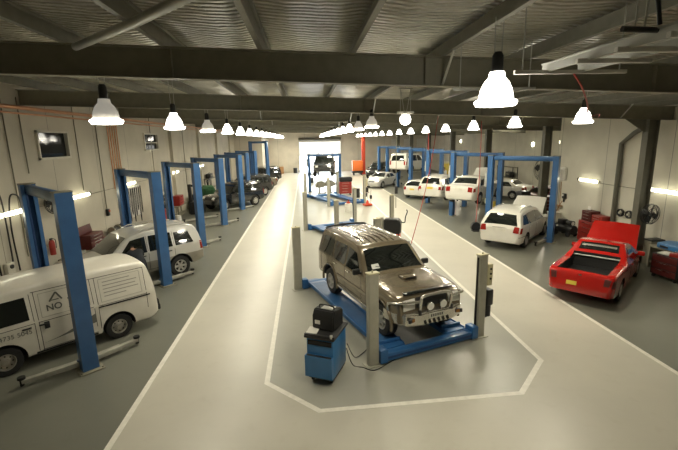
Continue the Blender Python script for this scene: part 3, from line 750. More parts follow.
MOVER = dict(axles=(.98, 3.81), r=.315, track=.86, tyre=.20, arch=.375, rim='six', belt=1.00, tum=.34, crown=.035, rr=.09,
    top=[(0, .50), (.03, .66), (.07, .92), (.13, 1.02), (.42, 1.42), (.58, 1.52), (1.1, 1.595), (1.9, 1.61), (2.5, 1.56), (2.75, 1.49), (3.50, 1.08), (3.75, 1.0), (4.2, .90), (4.5, .78), (4.66, .62), (4.70, .48)],
    bot=[(0, .34), (.35, .24), (4.4, .22), (4.70, .28)], wid=[(0, .72), (.06, .81), (.3, .88), (2.4, .90), (3.6, .885), (4.2, .84), (4.5, .74), (4.70, .52)],
    cutboxes=[((4.04, 0, .96), (.66, 1.16, .56))],
    sidewin=[('quarter_window', [(.42, 1.07), (1.15, 1.04), (1.15, 1.44), (.72, 1.42)]), ('rear_door_window', [(1.23, 1.03), (2.12, 1.02), (2.10, 1.47), (1.24, 1.46)]), ('front_door_window', [(2.20, 1.02), (3.26, 1.0), (2.70, 1.40), (2.21, 1.47)])],
    screen=(3.46, 2.78, .94, .92), rearwin=[(.145, .46, .90, .84)],
    gaps=[((1.19, .5), (1.19, 1.48)), ((2.16, .34), (2.16, 1.48)), ((3.24, .34), (3.22, .98)), ((1.3, .34), (3.24, .34))],
    handles=[(1.36, .90), (2.32, .90)], handle_mat='white', mirror=(3.20, 1.04), hood=(3.60, 4.66, .76, 44), rails=(.7, 2.3), rail_mat='silver',
    ends=[('tail_lamp', 'redlens', .045, .125, (.56, .80), (.60, .80), .014, True), ('number_plate', 'platew', .045, .064, (-.26, .26), (-.26, .26), .010, False), ('plate_garnish', 'black', .068, .072, (-.30, .30), (-.30, .30), .012, False)],
    flank=[('tail_lamp_side', 'redlens', [(.09, .74), (.24, .74), (.30, .98), (.14, .98)], .006), ('bumper_gap', 'dark', [(.05, .58), (.62, .58), (.62, .595), (.05, .595)], .003)])
SEDAN = dict(axles=(.95, 3.60), r=.31, track=.84, tyre=.20, arch=.37, rim='five', belt=.93, tum=.40, crown=.03, rr=.08,
    top=[(0, .52), (.03, .66), (.07, .90), (.13, 1.0), (.55, 1.04), (.75, 1.07), (1.25, 1.36), (1.5, 1.42), (2.1, 1.43), (2.45, 1.36), (3.2, 1.0), (3.4, .94), (4.0, .84), (4.3, .72), (4.44, .58), (4.47, .46)],
    bot=[(0, .34), (.35, .22), (4.2, .20), (4.47, .26)], wid=[(0, .70), (.06, .78), (.3, .85), (2.2, .87), (3.4, .855), (4.0, .81), (4.3, .70), (4.47, .50)],
    cutboxes=[((3.80, 0, .90), (.66, 1.10, .54))],
    sidewin=[('rear_door_window', [(1.02, .99), (1.95, .97), (1.93, 1.30), (1.36, 1.28)]), ('front_door_window', [(2.03, .97), (3.0, .95), (2.46, 1.26), (2.04, 1.30)])],
    screen=(3.14, 2.48, .93, .90), rearwin=[(.80, 1.22, .90, .88)],
    gaps=[((1.05, .45), (1.05, .95)), ((1.99, .32), (1.99, 1.30)), ((3.02, .32), (3.0, .93))],
    handles=[(1.2, .85), (2.16, .85)], handle_mat='white', mirror=(2.96, .98), hood=(3.36, 4.34, .66, 56),
    ends=[('tail_lamp', 'redlens', .04, .10, (.50, .74), (.50, .74), .012, True), ('number_plate', 'platew', .05, .075, (-.22, .22), (-.22, .22), .008, False)],
    flank=[('tail_lamp_side', 'redlens', [(.07, .72), (.26, .74), (.26, .92), (.10, .92)], .005)])
WAGON = dict(MOVER, hood=(3.60, 4.58, .72, 4), ends=[('tail_lamp', 'redlens', .045, .085, (.62, .80), (.62, .80), .014, True), ('number_plate', 'plate', .045, .066, (-.22, .22), (-.22, .22), .012, False)], rails=(.7, 2.3),
    top=[(0, .50), (.03, .66), (.07, .92), (.12, 1.06), (.28, 1.44), (.42, 1.52), (1.1, 1.585), (1.9, 1.60), (2.5, 1.55), (2.75, 1.49), (3.50, 1.08), (3.75, 1.0), (4.2, .90), (4.5, .78), (4.66, .62), (4.70, .48)],
    rearwin=[(.135, .33, .90, .86)])
WAGON.pop('cutboxes'); WAGON.pop('hood')
HATCH = dict(axles=(.70, 3.10), r=.29, track=.80, tyre=.18, arch=.35, rim='five', belt=.92, tum=.38, crown=.03, rr=.08,
    top=[(0, .50), (.03, .64), (.06, .86), (.12, .98), (.42, 1.30), (.62, 1.38), (1.4, 1.42), (1.9, 1.37), (2.6, .98), (2.8, .92), (3.4, .82), (3.65, .68), (3.75, .5)],
    bot=[(0, .32), (.3, .22), (3.5, .20), (3.75, .26)], wid=[(0, .66), (.06, .75), (.3, .81), (1.8, .83), (2.8, .81), (3.4, .76), (3.75, .52)],
    sidewin=[('rear_door_window', [(.44, .98), (1.45, .96), (1.45, 1.28), (.70, 1.26)]), ('front_door_window', [(1.53, .96), (2.42, .94), (1.98, 1.24), (1.53, 1.28)])],
    screen=(2.55, 1.93, .93, .90), rearwin=[(.14, .46, .90, .86)], mirror=(2.38, .97),
    ends=[('tail_lamp', 'redlens', .04, .10, (.54, .72), (.54, .72), .012, True), ('number_plate', 'plate', .035, .05, (-.2, .2), (-.2, .2), .012, False)])
SUV = dict(LEFTWAGON, rim='seven', rails=(.55, 2.3), rail_mat='black'); SUV.pop('split')
SUVS = dict(SUV, handles=[], gaps=[], ends=LEFTWAGON['ends'])
CAR = dict(SEDAN); CAR.pop('cutboxes'); CAR.pop('hood'); CAR['gaps'] = []; CAR['handles'] = []
CAR['ends'] = SEDAN['ends'] + [('headlamp', 'lens', 4.22, 4.40, (.40, .62), (.40, .56), .012, True), ('grille', 'black', 4.36, 4.43, (-.3, .3), (-.26, .26), .008, False)]
# ------------------------------------------------------------------ vehicles in place
LH = Vector((-.735, -.678)).normalized()        # the slanted bays on the left
RB = Vector((.70, .714)).normalized()          # and on the right
PD = Vector((.331, -.944))                      # the four-post lifts
t, sh, put, xm = vehicle('four_wheel_drive', 'bronze four-wheel-drive wagon with silver bull bar standing on the four-post lift', 'car', BIGWAGON, (1.97, 10.42), PD, M['bronze'], z=.235)
# bull bar with hoops, driving lights, winch slots and plate
def bent(pts, n=5): return curve(pts, n)
bm = BM()
prof = [(-.93, 4.18), (-.90, 4.52), (-.74, 4.80), (-.45, 4.90), (.45, 4.90), (.74, 4.80), (.90, 4.52), (.93, 4.18)]
ins = [(-.84, 4.18), (-.80, 4.48), (-.66, 4.68), (-.4, 4.74), (.4, 4.74), (.66, 4.68), (.80, 4.48), (.84, 4.18)]
poly = [(x, y) for y, x in prof] + [(x, y) for y, x in ins[::-1]]
prism(bm, poly, .50, .78); 
es = [e for e in bm.edges if abs(e.verts[0].co.z - e.verts[1].co.z) < .01]; bmesh.ops.bevel(bm, geom=es, offset=.03, segments=2, affect='EDGES')
bull = put('bull_bar', bm, M['alloy'])
bm = BM()
sweep(bm, bent([(4.83, -.40, .74), (4.88, -.40, 1.06), (4.87, -.34, 1.16), (4.87, 0, 1.18), (4.87, .34, 1.16), (4.88, .40, 1.06), (4.83, .40, .74)]), .034, 10)
put('centre_hoop', bm, M['alloy'], bull)
for s in (-1, 1):
    bm = BM(); sweep(bm, bent([(4.86, s * .40, 1.05), (4.82, s * .72, 1.06), (4.70, s * .86, 1.03), (4.44, s * .93, .96), (4.36, s * .93, .88), (4.40, s * .92, .74)]), .030, 10); put('side_hoop', bm, M['alloy'], bull)
    bm = BM(); cyl(bm, (4.80, s * .17, .92), (4.90, s * .17, .92), .075, .095, seg=20); cyl(bm, (4.90, s * .17, .92), (4.915, s * .17, .92), .095, .09, seg=20); cyl(bm, (4.84, s * .17, .78), (4.84, s * .17, .85), .015)
    dl = put('driving_lamp', bm, M['chrome']); bm = BM(); cyl(bm, (4.912, s * .17, .92), (4.922, s * .17, .92), .082, seg=20); put('lamp_glass', bm, M['lens'], dl)
    bm = BM(); box(bm, (4.865, s * .62, .655), (.05, .20, .085), rot=(0, 0, -s * .33), bev=.01); fl = put('fog_lamp', bm, M['black']); bm = BM(); box(bm, (4.885, s * .60, .655), (.03, .08, .06), rot=(0, 0, -s * .33)); put('lamp_glass', bm, M['amber'], fl)
    bm = BM(); box(bm, (4.87, s * .42, .80), (.07, .05, .12), bev=.01); put('bar_clamp', bm, M['black'], bull)
bm = BM()
for k in range(6): box(bm, (4.905, -.30 + .12 * k, .575), (.012, .055, .09), rot=(.35, 0, 0))
put('air_slot', bm, M['dark'], bull)
bm = BM(); box(bm, (4.905, 0, .70), (.012, .40, .115), bev=.004); npl = put('number_plate', bm, M['platew'])
bm = BM()
for k in range(6): box(bm, (4.913, -.14 + .056 * k, .70), (.004, .03, .06))
put('plate_figures', bm, M['black'], npl)
bm = BM(); box(bm, (3.74, 0, 1.225), (.30, .36, .06), bev=.02); sc = put('bonnet_scoop', bm, M['bronze']); bm = BM(); box(bm, (3.893, 0, 1.228), (.012, .30, .034)); put('scoop_mouth', bm, M['dark'], sc)
bm = BM(); box(bm, (4.56, 0, 1.155), (.10, 1.30, .05), bev=.015); put('bonnet_guard', bm, M['glass'])
bm = BM()
for k in range(6): box(bm, (1.45, -.45 + .18 * k, 1.874), (1.9, .05, .012), bev=.005)
put('roof_rib', bm, M['bronze'])
bm = BM(); sweep(bm, curve([(.30, -.66, 1.82), (.20, -.62, 1.845), (.17, 0, 1.875), (.20, .62, 1.845), (.30, .66, 1.82)], 6), .03, 8); put('rear_wind_deflector', bm, M['black'])
for s in (-1, 1):
    bm = BM(); sweep(bm, [(1.50, s * .90, .44), (3.5, s * .90, .44)], .045, 8); put('side_step', bm, M['alloy'])
    for xw in (1.03, 4.0):
        bm = BM(); pts = [(xw + .52 * math.cos(a), s * .925, .40 + .52 * math.sin(a)) for a in [math.radians(-8 + 196 * k / 16) for k in range(17)]]; sweep(bm, pts, .036, 8); put('wheel_arch_flare', bm, M['bronze'])
bm = BM(); sh.top(bm, 3.13, 3.02, (-.64, -.42), (-.62, -.42), off=.012, inn=-.004, nu=2, nv=2); put('sticker', bm, M['screenw'])
for s in (-1, 1):
    bm = BM(); sweep(bm, [(3.17, s * .12, 1.285), (3.08, s * .52, 1.36)], .010, 6); put('wiper', bm, M['black'])
bm = BM(); sweep(bm, curve([(3.35, -.90, 1.15), (3.36, -.97, 1.3), (3.02, -.93, 1.62), (2.92, -.90, 1.90)], 5), .001, 6); bm.free()

# white van with its lettering
t, sh, put, xm = vehicle('delivery_van', 'white delivery van with sign writing on its side, between the nearest blue lift posts', 'van', VAN, (-6.12, 9.64), LH, M['vanwhite'])
def lettering(txt, x, zz, size, m, name, sh, put, bold=0.0):
    """flat lettering lying on the left flank, reading front to back of the picture"""
    cu = bpy.data.curves.new('lettering', 'FONT'); cu.body = txt; cu.size = size; cu.extrude = 0; cu.offset = bold
    o = bpy.data.objects.new('lettering', cu); COL.objects.link(o); dg = bpy.context.evaluated_depsgraph_get(); dg.update()
    me = bpy.data.meshes.new_from_object(o.evaluated_get(dg)); bpy.data.objects.remove(o); bpy.data.curves.remove(cu)
    bm = BM(); bm.from_mesh(me); bpy.data.meshes.remove(me)
    bmesh.ops.solidify(bm, geom=bm.faces[:], thickness=.004)
    for v in bm.verts:
        X = x - v.co.x; Z = zz + v.co.y; v.co = Vector((X, sh.y(X, Z) + .004 + v.co.z, Z))
    return put(name, bm, m, smooth=10)
ink = mat('sign_grey_ink', (.10, .10, .085), .6)
lettering('4735 5045', 3.31, .80, .135, ink, 'phone_lettering', sh, put)
lettering('NO', 2.42, 1.19, .19, ink, 'name_lettering', sh, put, .004)
bm = BM()
def fl(x, zz, ax, az, bx, bz, w):   # a stroke on the flank
    dx, dz = bx - ax, bz - az; k = math.hypot(dx, dz); nx, nz = -dz / k * w / 2, dx / k * w / 2
    sh.side(bm, 1, [(ax - nx, az - nz), (bx - nx, bz - nz), (bx + nx, bz + nz), (ax + nx, az + nz)], off=.004, inn=.003, nu=4, nv=1)
fl(0, 0, 2.34, 1.38, 2.20, 1.56, .035); fl(0, 0, 2.20, 1.56, 2.10, 1.38, .035); fl(0, 0, 2.30, 1.40, 2.16, 1.40, .02)
put('sign_emblem', bm, ink)
bm = BM()
for k, (a, b) in enumerate(((2.0, 1.62), (1.98, 1.60), (2.0, 1.58))): fl(0, 0, a, 1.36 - .10 * k, b, 1.36 - .10 * k, .03 if k != 1 else .05)
put('sign_line', bm, ink)
bm = BM()
for k in range(5): fl(0, 0, 1.26, 1.52 - .085 * k, 1.26 - [.62, .78, .74, .80, .5][k], 1.52 - .085 * k, .022)
put('sign_list', bm, mat('sign_pale_ink', (.30, .29, .25), .6))
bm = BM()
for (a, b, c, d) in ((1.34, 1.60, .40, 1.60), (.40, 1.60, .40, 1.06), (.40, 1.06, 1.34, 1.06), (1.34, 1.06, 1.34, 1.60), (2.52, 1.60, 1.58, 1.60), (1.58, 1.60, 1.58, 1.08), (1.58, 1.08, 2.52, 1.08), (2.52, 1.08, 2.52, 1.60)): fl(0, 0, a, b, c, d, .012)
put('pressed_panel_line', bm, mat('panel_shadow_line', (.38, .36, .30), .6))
bm = BM(); sh.side(bm, 1, [(1.5, .62), (2.55, .50), (2.2, .56), (1.5, .84)], off=.004, inn=.003); put('sign_swoosh', bm, mat('sign_dark_swoosh', (.14, .14, .12), .6))
bm = BM(); box(bm, (2.46, sh.y(2.46, .90) + .01, .90), (.10, .02, .16), bev=.008); put('sliding_door_latch', bm, M['black'])
bm = BM(); box(bm, (.0, 0, .48), (.12, 1.5, .16), bev=.03); put('tow_bumper', bm, M['rubber'])

TWOTONE = dict(LEFTWAGON, lower=M['pajlow'])
vehicle('four_wheel_drive', 'silver and grey four-wheel-drive wagon with a mechanic leaning in at its door', 'car', TWOTONE, (-6.27, 14.30), LH, M['silver'])
SH = Vector((-.66, -.75)).normalized()
vehicle('four_wheel_drive', 'shiny black four-wheel-drive wagon facing the left wall with bright wheel rims', 'car', SUV, (-5.42, 30.35), SH, M['blackp'])
vehicle('four_wheel_drive', 'dark grey wagon parked just beyond the black four-wheel drive', 'car', dict(SUVS), (-5.2, 35.9), SH, M['darkp'])
vehicle('car', 'tan-grey sedan at the left, beyond the dark grey wagon', 'car', CAR, (-5.0, 41.3), SH, M['tan'])
vehicle('four_wheel_drive', 'dark wagon at the far end of the left row', 'car', dict(SUVS), (-5.0, 47.0), SH, M['blackp'])

t, sh, put, xm = vehicle('utility', 'bright red utility with its bonnet up and an empty black tray', 'car', UTE, (9.42, 11.95), Vector((.75, .66)).normalized(), M['red']); t.scale = (.95, .95, .95)
bm = BM()
for (c, s_) in (((1.09, -.664, .80), (1.74, .012, .30)), ((1.09, .664, .80), (1.74, .012, .30)), ((1.09, 0, .645), (1.74, 1.32, .02))): box(bm, c, s_)
put('tray_liner', bm, M['black'])
bm = BM(); sweep(bm, [(1.96, -.66, 1.03), (1.96, .66, 1.03)], .025, 8); put('tray_rail', bm, M['galv'])
bm = BM(); sh.top(bm, 2.22, 2.28, (-.5, .5), (-.5, .5), off=.012, inn=-.006, nu=2, nv=4); put('window_strip', bm, M['alloy'])
vehicle('car', 'white people mover with its bonnet up in the nearest lift on the right', 'car', MOVER, (9.77, 17.90), Vector((.71, .70)).normalized(), M['white'])
vehicle('car', 'white sedan raised on the second lift on the right, bonnet up', 'car', SEDAN, (9.75, 22.85), RB, M['white'], z=1.12)
vehicle('car', 'white station wagon raised on the third lift on the right, left of the raised sedan', 'car', WAGON, (9.75, 27.85), RB, M['white'], z=.62)
vehicle('car', 'small white hatchback close to the right-hand floor line', 'car', HATCH, (9.6, 32.75), RB, M['white'], z=0)
vehicle('car', 'silver car with its nose towards the aisle, far down on the right', 'car', dict(CAR), (7.6, 40.6), Vector((-.62, -.78)).normalized(), M['silver'])
vehicle('four_wheel_drive', 'white four-wheel drive raised high behind the small white hatchback', 'car', dict(SUVS), (9.85, 37.95), RB, M['white'], z=1.55)
vehicle('four_wheel_drive', 'dark four-wheel drive parked beside the orange crate at the far end', 'car', dict(SUVS), (9.0, 50.5), Vector((-.5, -.86)).normalized(), M['blackp'])
vehicle('four_wheel_drive', 'dark four-wheel drive held up on the lift before the bright roller door', 'car', dict(SUVS), (1.75, 37.8), Vector((-.12, -.99)).normalized(), M['darkp'], z=1.55)
vehicle('car', 'white car with its bonnet up in the side annexe', 'car', SEDAN, (15.4, 31.0), Vector((-.6, .8)).normalized(), M['white'])
vehicle('car', 'dark red car parked in the side annexe', 'car', dict(CAR), (16.2, 25.6), Vector((.9, .44)).normalized(), M['toold'])
# ------------------------------------------------------------------ two-post lifts
def two_post(label, c, h, W=2.83, Ht=3.84, arm_z=.10, arm_dir=None, car=False, unit=1, group='blue two-post lifts'):
    """local Y is the car's heading, posts stand at x = +-W/2"""
    t = thing('two_post_lift', label, 'car lift', (c[0], c[1], 0), math.atan2(h[1], h[0]) - PI / 2, group)
    for s in (-1, 1):
        X = s * W / 2
        bm = BM()   # C-section opening towards the car
        o, i = X + s * .12, X - s * .12
        poly = [(o, -.155), (o, .155), (i, .155), (i, .075), (i + s * .02, .075), (i + s * .02, .135), (o - s * .03, .135), (o - s * .03, -.135), (i + s * .02, -.135), (i + s * .02, -.075), (i, -.075), (i, -.155)]
        prism(bm, poly, .02, Ht); pc = obj('post', bm, M['blue'], t)
        bm = BM(); box(bm, (X, 0, Ht + .012), (.26, .33, .024), bev=.005); obj('post_cap', bm, M['steel'], pc)
        bm = BM(); cyl(bm, (X - s * .03, .04, .05), (X - s * .03, .04, Ht - .05), .03, seg=8); obj('lift_screw', bm, M['blued'], pc)
        bm = BM(); box(bm, (X, 0, .0125), (.46, .48, .025), bev=.004)
        for a in (-1, 1):
            for b in (-1, 1): cyl(bm, (X + a * .19, b * .20, .025), (X + a * .19, b * .20, .055), .02, seg=6)
        obj('base_plate', bm, M['steel'], t)
        bm = BM(); box(bm, (X - s * .06, 0, arm_z + .32), (.16, .15, .62), bev=.01); box(bm, (X - s * .17, 0, arm_z + .05), (.10, .34, .12), bev=.01); cg = obj('carriage', bm, M['blued'], t)
        for d in (-1, 1):
            px, py = X - s * .17, d * .13
            L_, ang = (1.0, .12) if not car else (1.12, .62)
            ex, ey = px - s * math.sin(ang) * L_, py + d * math.cos(ang) * L_
            mx = (px + ex) / 2; my = (py + ey) / 2; rz_ = math.atan2(ey - py, ex - px)
            bm = BM(); box(bm, ((px * .7 + ex * .3), (py * .7 + ey * .3), arm_z + .03), (L_ * .62, .15, .10), rot=(0, 0, rz_), bev=.008)
            box(bm, ((px * .3 + ex * .7), (py * .3 + ey * .7), arm_z + .03), (L_ * .62, .105, .075), rot=(0, 0, rz_), bev=.008)
            ar = obj('lift_arm', bm, M['armgrey'], t)
            bm = BM(); cyl(bm, (ex, ey, arm_z - .06), (ex, ey, arm_z + .10), .04, seg=12); cyl(bm, (ex, ey, arm_z + .08), (ex, ey, arm_z + (.27 if car else .13)), .07, seg=14); obj('arm_pad', bm, M['rubber'], ar)
    bm = BM(); box(bm, (0, 0, Ht - .09), (W - .24, .13, .17), bev=.008); box(bm, (0, .05, Ht - .20), (W - .3, .02, .05)); obj('crossbeam', bm, M['blue'], t)
    bm = BM(); box(bm, (unit * (W / 2 + .2), .03, 2.55), (.16, .22, .42), bev=.03); cyl(bm, (unit * (W / 2 + .2), .03, 2.76), (unit * (W / 2 + .2), .03, 3.06), .09, seg=14); obj('power_unit', bm, M['galv'], t)
    bm = BM(); box(bm, (unit * (W / 2 + .16), -.02, 1.65), (.08, .16, .24), bev=.01); obj('switch_box', bm, M['cream'], t)
    return t
LL = Vector((-.724, -.690))
names_l = ['blue two-post lift standing over the white van, nearest on the left', 'blue two-post lift around the silver and grey four-wheel drive', 'empty blue two-post lift just beyond the silver four-wheel drive', 'blue two-post lift with its front post left of the black four-wheel drive',
           'blue two-post lift around the shiny black four-wheel drive', 'blue two-post lift over the dark grey wagon', 'blue two-post lift over the tan-grey sedan']
fronts = [(-4.81, 8.40), (-4.87, 13.63), (-4.90, 18.75), (-4.80, 23.6), (-4.55, 28.9), (-4.75, 34.0), (-4.75, 39.6)]
for k, (fx, fy) in enumerate(fronts):
    two_post(names_l[k], (fx - .98, fy + 1.03), LL, car=False)
two_post('tall blue two-post lift at the far end of the left row', (-5.0, 45.2), LL, Ht=4.72)
names_r = ['blue two-post lift around the white people mover, nearest on the right', 'blue two-post lift holding up the white sedan', 'blue two-post lift holding up the white station wagon', 'blue two-post lift over the small white hatchback', 'blue two-post lift holding the high white four-wheel drive',
           'blue two-post lift past the high white four-wheel drive', 'last blue two-post lift on the right, near the orange crate']
rz_az = [.10, 1.17, .67, .10, 1.65, .10, .10]
for k, y in enumerate((16.95, 22.0, 27.0, 32.0, 37.0, 42.0, 47.0)):
    two_post(names_r[k], (10.85 - 1.0, y + 1.0), Vector((.714, .70)), arm_z=rz_az[k], car=rz_az[k] > .5, unit=-1)
two_post('blue two-post lift in front of the bright roller door', (1.75, 37.8), Vector((0, -1)), Ht=3.45, arm_z=1.62, car=True)

# ------------------------------------------------------------------ four-post lifts on the centre line
def four_post(label, c, fwd, hl, hw, posts='greypost', control=True, pw=.24):
    t = thing('four_post_lift', label, 'car lift', (c[0], c[1], 0), math.atan2(fwd[1], fwd[0]), 'four-post lifts')
    for sx in (1, -1):
        for sy in (1, -1):
            bm = BM(); X, Y = sx * hl, sy * hw
            poly = [(X - .07, Y - sy * pw / 2), (X + .07, Y - sy * pw / 2), (X + .07, Y + sy * pw / 2), (X - .07, Y + sy * pw / 2)]
            prism(bm, poly, .015, 2.05); es = [e for e in bm.edges if abs(e.verts[0].co.z - e.verts[1].co.z) > 1]; bmesh.ops.bevel(bm, geom=es, offset=.018, segments=2, affect='EDGES')
            p = obj('post', bm, M[posts], t)
            bm = BM(); box(bm, (X, Y, 2.062), (.16, pw + .02, .024), bev=.005); cyl(bm, (X, Y, 2.07), (X, Y, 2.11), .02, seg=8); obj('post_cap', bm, M['cream'], p)
            bm = BM(); box(bm, (X, Y - sy * (pw / 2 + .006), 1.05), (.05, .014, 1.9)); obj('latch_strip', bm, M['dark'], p)
            bm = BM(); box(bm, (X, Y, .0075), (.26, pw + .14, .015)); obj('foot_plate', bm, M[posts], p)
    for sx in (1, -1):
        bm = BM(); box(bm, (sx * hl, 0, .13), (.20, hw * 2 - pw - .02, .17), bev=.012)
        for sy in (-1, 1): box(bm, (sx * hl, sy * (hw - pw / 2 - .10), .18), (.26, .18, .30), bev=.012)
        b = obj('end_beam', bm, M['runblue'], t)
        bm = BM(); box(bm, (sx * (hl + .104), 0, .13), (.008, hw * 1.6, .05)); obj('beam_slot', bm, M['blued'], b)
    for sy in (1, -1):
        bm = BM(); y = sy * .86
        box(bm, (0, y, .185), (hl * 2 - .22, .58, .09), bev=.012)
        for e in (-1, 1): box(bm, (0, y + e * .28, .215), (hl * 2 - .3, .02, .08))
        rw = obj('runway', bm, M['runblue'], t)
        bm = BM(); box(bm, (-.1, y, .2335), (hl * 1.7, .42, .006)); obj('tread_plate', bm, M['blue'], rw)
        bm = BM(); prism(bm, [(0, .0), (-.62, .0), (0, .17)], y - .27, y + .27, mtx=Matrix.Translation((-hl - .10, 0, .02)) @ Matrix.Rotation(PI / 2, 4, 'X') @ Matrix.Translation((0, 0, -2 * y)))
        obj('ramp', bm, M['runblue'], t)
        bm = BM(); box(bm, (hl - .32, y, .27), (.05, .56, .08), bev=.01); obj('wheel_stop', bm, M['runblue'], rw)
    if control:
        X, Y = hl, hw + pw / 2
        bm = BM(); box(bm, (X, Y + .075, 1.55), (.16, .14, .52), bev=.012); cb = obj('control_box', bm, M['cream'], t)
        bm = BM()
        for k in range(3): cyl(bm, (X + .08, Y + .075, 1.70 - .12 * k), (X + .10, Y + .075, 1.70 - .12 * k), .025, seg=10)
        obj('push_button', bm, M['black'], cb)
        bm = BM(); box(bm, (X, Y + .10, .98), (.20, .19, .40), bev=.03); cyl(bm, (X, Y + .10, .50), (X, Y + .10, .78), .085, seg=16); box(bm, (X, Y + .02, .62), (.08, .1, .3)); obj('hydraulic_pump', bm, M['black'], t)
    return t
four_post('grey-post four-post lift with blue runways under the bronze four-wheel drive', (1.83, 10.70), PD, 2.505, 1.46)
four_post('empty four-post lift just behind the bronze four-wheel drive', (2.0, 20.3), Vector((.395, -.92)), 1.80, 1.52, control=False, pw=.20)
four_post('empty four-post lift with blue runways, farthest from the front', (2.13, 32.0), PD, 2.505, 1.46, pw=.20)

# ------------------------------------------------------------------ equipment on the centre line
t = thing('tool_cabinet', 'blue wheeled cabinet with front bin and black work top at front of the hall', 'cabinet', (.30, 7.62, 0), math.radians(-25))
bm = BM(); box(bm, (0, 0, .54), (.56, .74, .80), bev=.015); cb = obj('body', bm, M['bin'], t)
bm = BM(); prism(bm, [(-.37, .16), (-.47, .18), (-.47, .62), (-.37, .62)], -.285, .285, mtx=Matrix.Rotation(PI / 2, 4, 'Z') @ Matrix.Rotation(PI / 2, 4, 'X')); fb = obj('front_bin', bm, M['bin'], t)
bm = BM(); box(bm, (0, -.425, .615), (.52, .07, .012)); obj('bin_mouth', bm, M['dark'], fb)
bm = BM(); box(bm, (0, 0, .985), (.64, .82, .05), bev=.015); box(bm, (0, -.36, 1.02), (.64, .06, .04), bev=.01); obj('work_top', bm, M['black'], t)
bm = BM(); box(bm, (0, -.375, .87), (.5, .015, .10), bev=.004); obj('drawer_gap', bm, M['dark'], t)
bm = BM(); box(bm, (0, 0, .115), (.52, .70, .06)); obj('plinth', bm, M['black'], t)
for sx in (-1, 1):
    for sy in (-1, 1):
        bm = BM(); cyl(bm, (sx * .2 - .02, sy * .28, .045), (sx * .2 + .02, sy * .28, .045), .045, seg=14); box(bm, (sx * .2, sy * .28, .075), (.05, .07, .05)); obj('castor', bm, M['rubber'], t)
bm = BM(); cyl(bm, (.25, -.37, 1.0), (.25, -.37, 1.07), .03, seg=12); obj('corner_cap', bm, M['galv'], t)
t = thing('battery_charger', 'black boxy machine with a small white label on the blue cabinet', 'machine', (.34, 7.74, 1.01), math.radians(-32)); t.scale = (1.15, 1.1, 1.12)
bm = BM(); prism(bm, [(-.20, 0), (.20, 0), (.20, .30), (.12, .36), (-.13, .36), (-.20, .24)], -.21, .21, mtx=Matrix.Rotation(PI / 2, 4, 'Z') @ Matrix.Rotation(PI / 2, 4, 'X')); bmesh.ops.bevel(bm, geom=bm.edges[:], offset=.018, segments=2, affect='EDGES'); obj('case', bm, M['black'], t)
bm = BM(); box(bm, (-.10, -.206, .14), (.10, .008, .07)); obj('label', bm, M['paper'], t)
bm = BM(); sweep(bm, curve([(-.14, -.03, .355), (-.12, -.03, .41), (.12, -.03, .41), (.14, -.03, .355)], 4), .013, 8); obj('handle', bm, M['black'], t)
bm = BM(); box(bm, (.02, 0, .361), (.22, .18, .012), bev=.003); obj('top_panel', bm, M['galv'], t)
o = BM(); box(o, (0, 0, .004), (.22, .30, .008)); o = obj('paper_sheet', o, M['paper']); o.location = (.03, 7.58, 1.042); o.rotation_euler = (0, 0, -.3); o.location.z = 1.011; tag(o, 'white sheet of paper on the left of the blue cabinet top', 'paper')
bm = BM(); sweep(bm, curve([(.72, 7.9, .4), (.85, 7.85, .03), (1.05, 7.75, .012), (1.3, 7.62, .012), (1.75, 7.95, .012), (2.2, 8.2, .012)], 8), .010, 6); tag(obj('power_cord', bm, M['black']), 'thin black cord on the floor from blue cabinet to lift post', 'cord')
bm = BM(); sweep(bm, curve([(.74, 7.9, .5), (.92, 8.1, .06), (1.15, 8.35, .012), (1.32, 8.6, .012)], 8), .010, 6); tag(obj('power_cord', bm, M['black']), 'thin black cord running from blue cabinet under the bronze four-wheel drive', 'cord')

t = thing('wheel_balancer', 'black and red wheel balancer with grey column beyond the bronze four-wheel drive', 'machine', (3.85, 18.2, 0), math.radians(-20))
bm = BM(); box(bm, (0, 0, .22), (.85, .6, .44), bev=.03); obj('base', bm, M['redpaint'], t)
bm = BM(); prism(bm, [(-.30, .44), (.46, .44), (.48, .95), (.36, 1.12), (-.30, 1.12)], -.27, .27, mtx=Matrix.Rotation(PI / 2, 4, 'X')); bmesh.ops.bevel(bm, geom=bm.edges[:], offset=.04, segments=2, affect='EDGES'); obj('wheel_guard', bm, M['black'], t)
bm = BM(); box(bm, (-.47, -.05, .60), (.22, .40, 1.20), bev=.02); obj('column', bm, M['greypost'], t)
bm = BM(); box(bm, (-.60, -.05, .70), (.03, .38, .9)); obj('side_panel', bm, M['black'], t)
bm = BM(); sweep(bm, curve([(.40, 0, 1.0), (.62, 0, .95), (.66, 0, 1.2), (.74, 0, 1.45), (.70, 0, 1.55)], 6), .025, 8); obj('gauge_arm', bm, M['black'], t)
t = thing('trolley_jack', 'low black trolley jack with a raised handle beside the wheel balancer', 'jack', (4.15, 16.9, 0), .7)
bm = BM(); box(bm, (0, 0, .13), (.75, .30, .14), bev=.03); box(bm, (.15, 0, .24), (.4, .16, .12), bev=.03); obj('frame', bm, M['black'], t)
for sx in (-1, 1):
    for sy in (-1, 1):
        bm = BM(); cyl(bm, (sx * .28, sy * .14, .065), (sx * .28, sy * .19, .065), .065, seg=14); obj('castor', bm, M['rubber'], t)
bm = BM(); sweep(bm, curve([(-.3, 0, .2), (-.40, 0, .5), (-.36, .0, .75), (-.22, 0, .80)], 5), .018, 8); obj('handle', bm, M['black'], t)

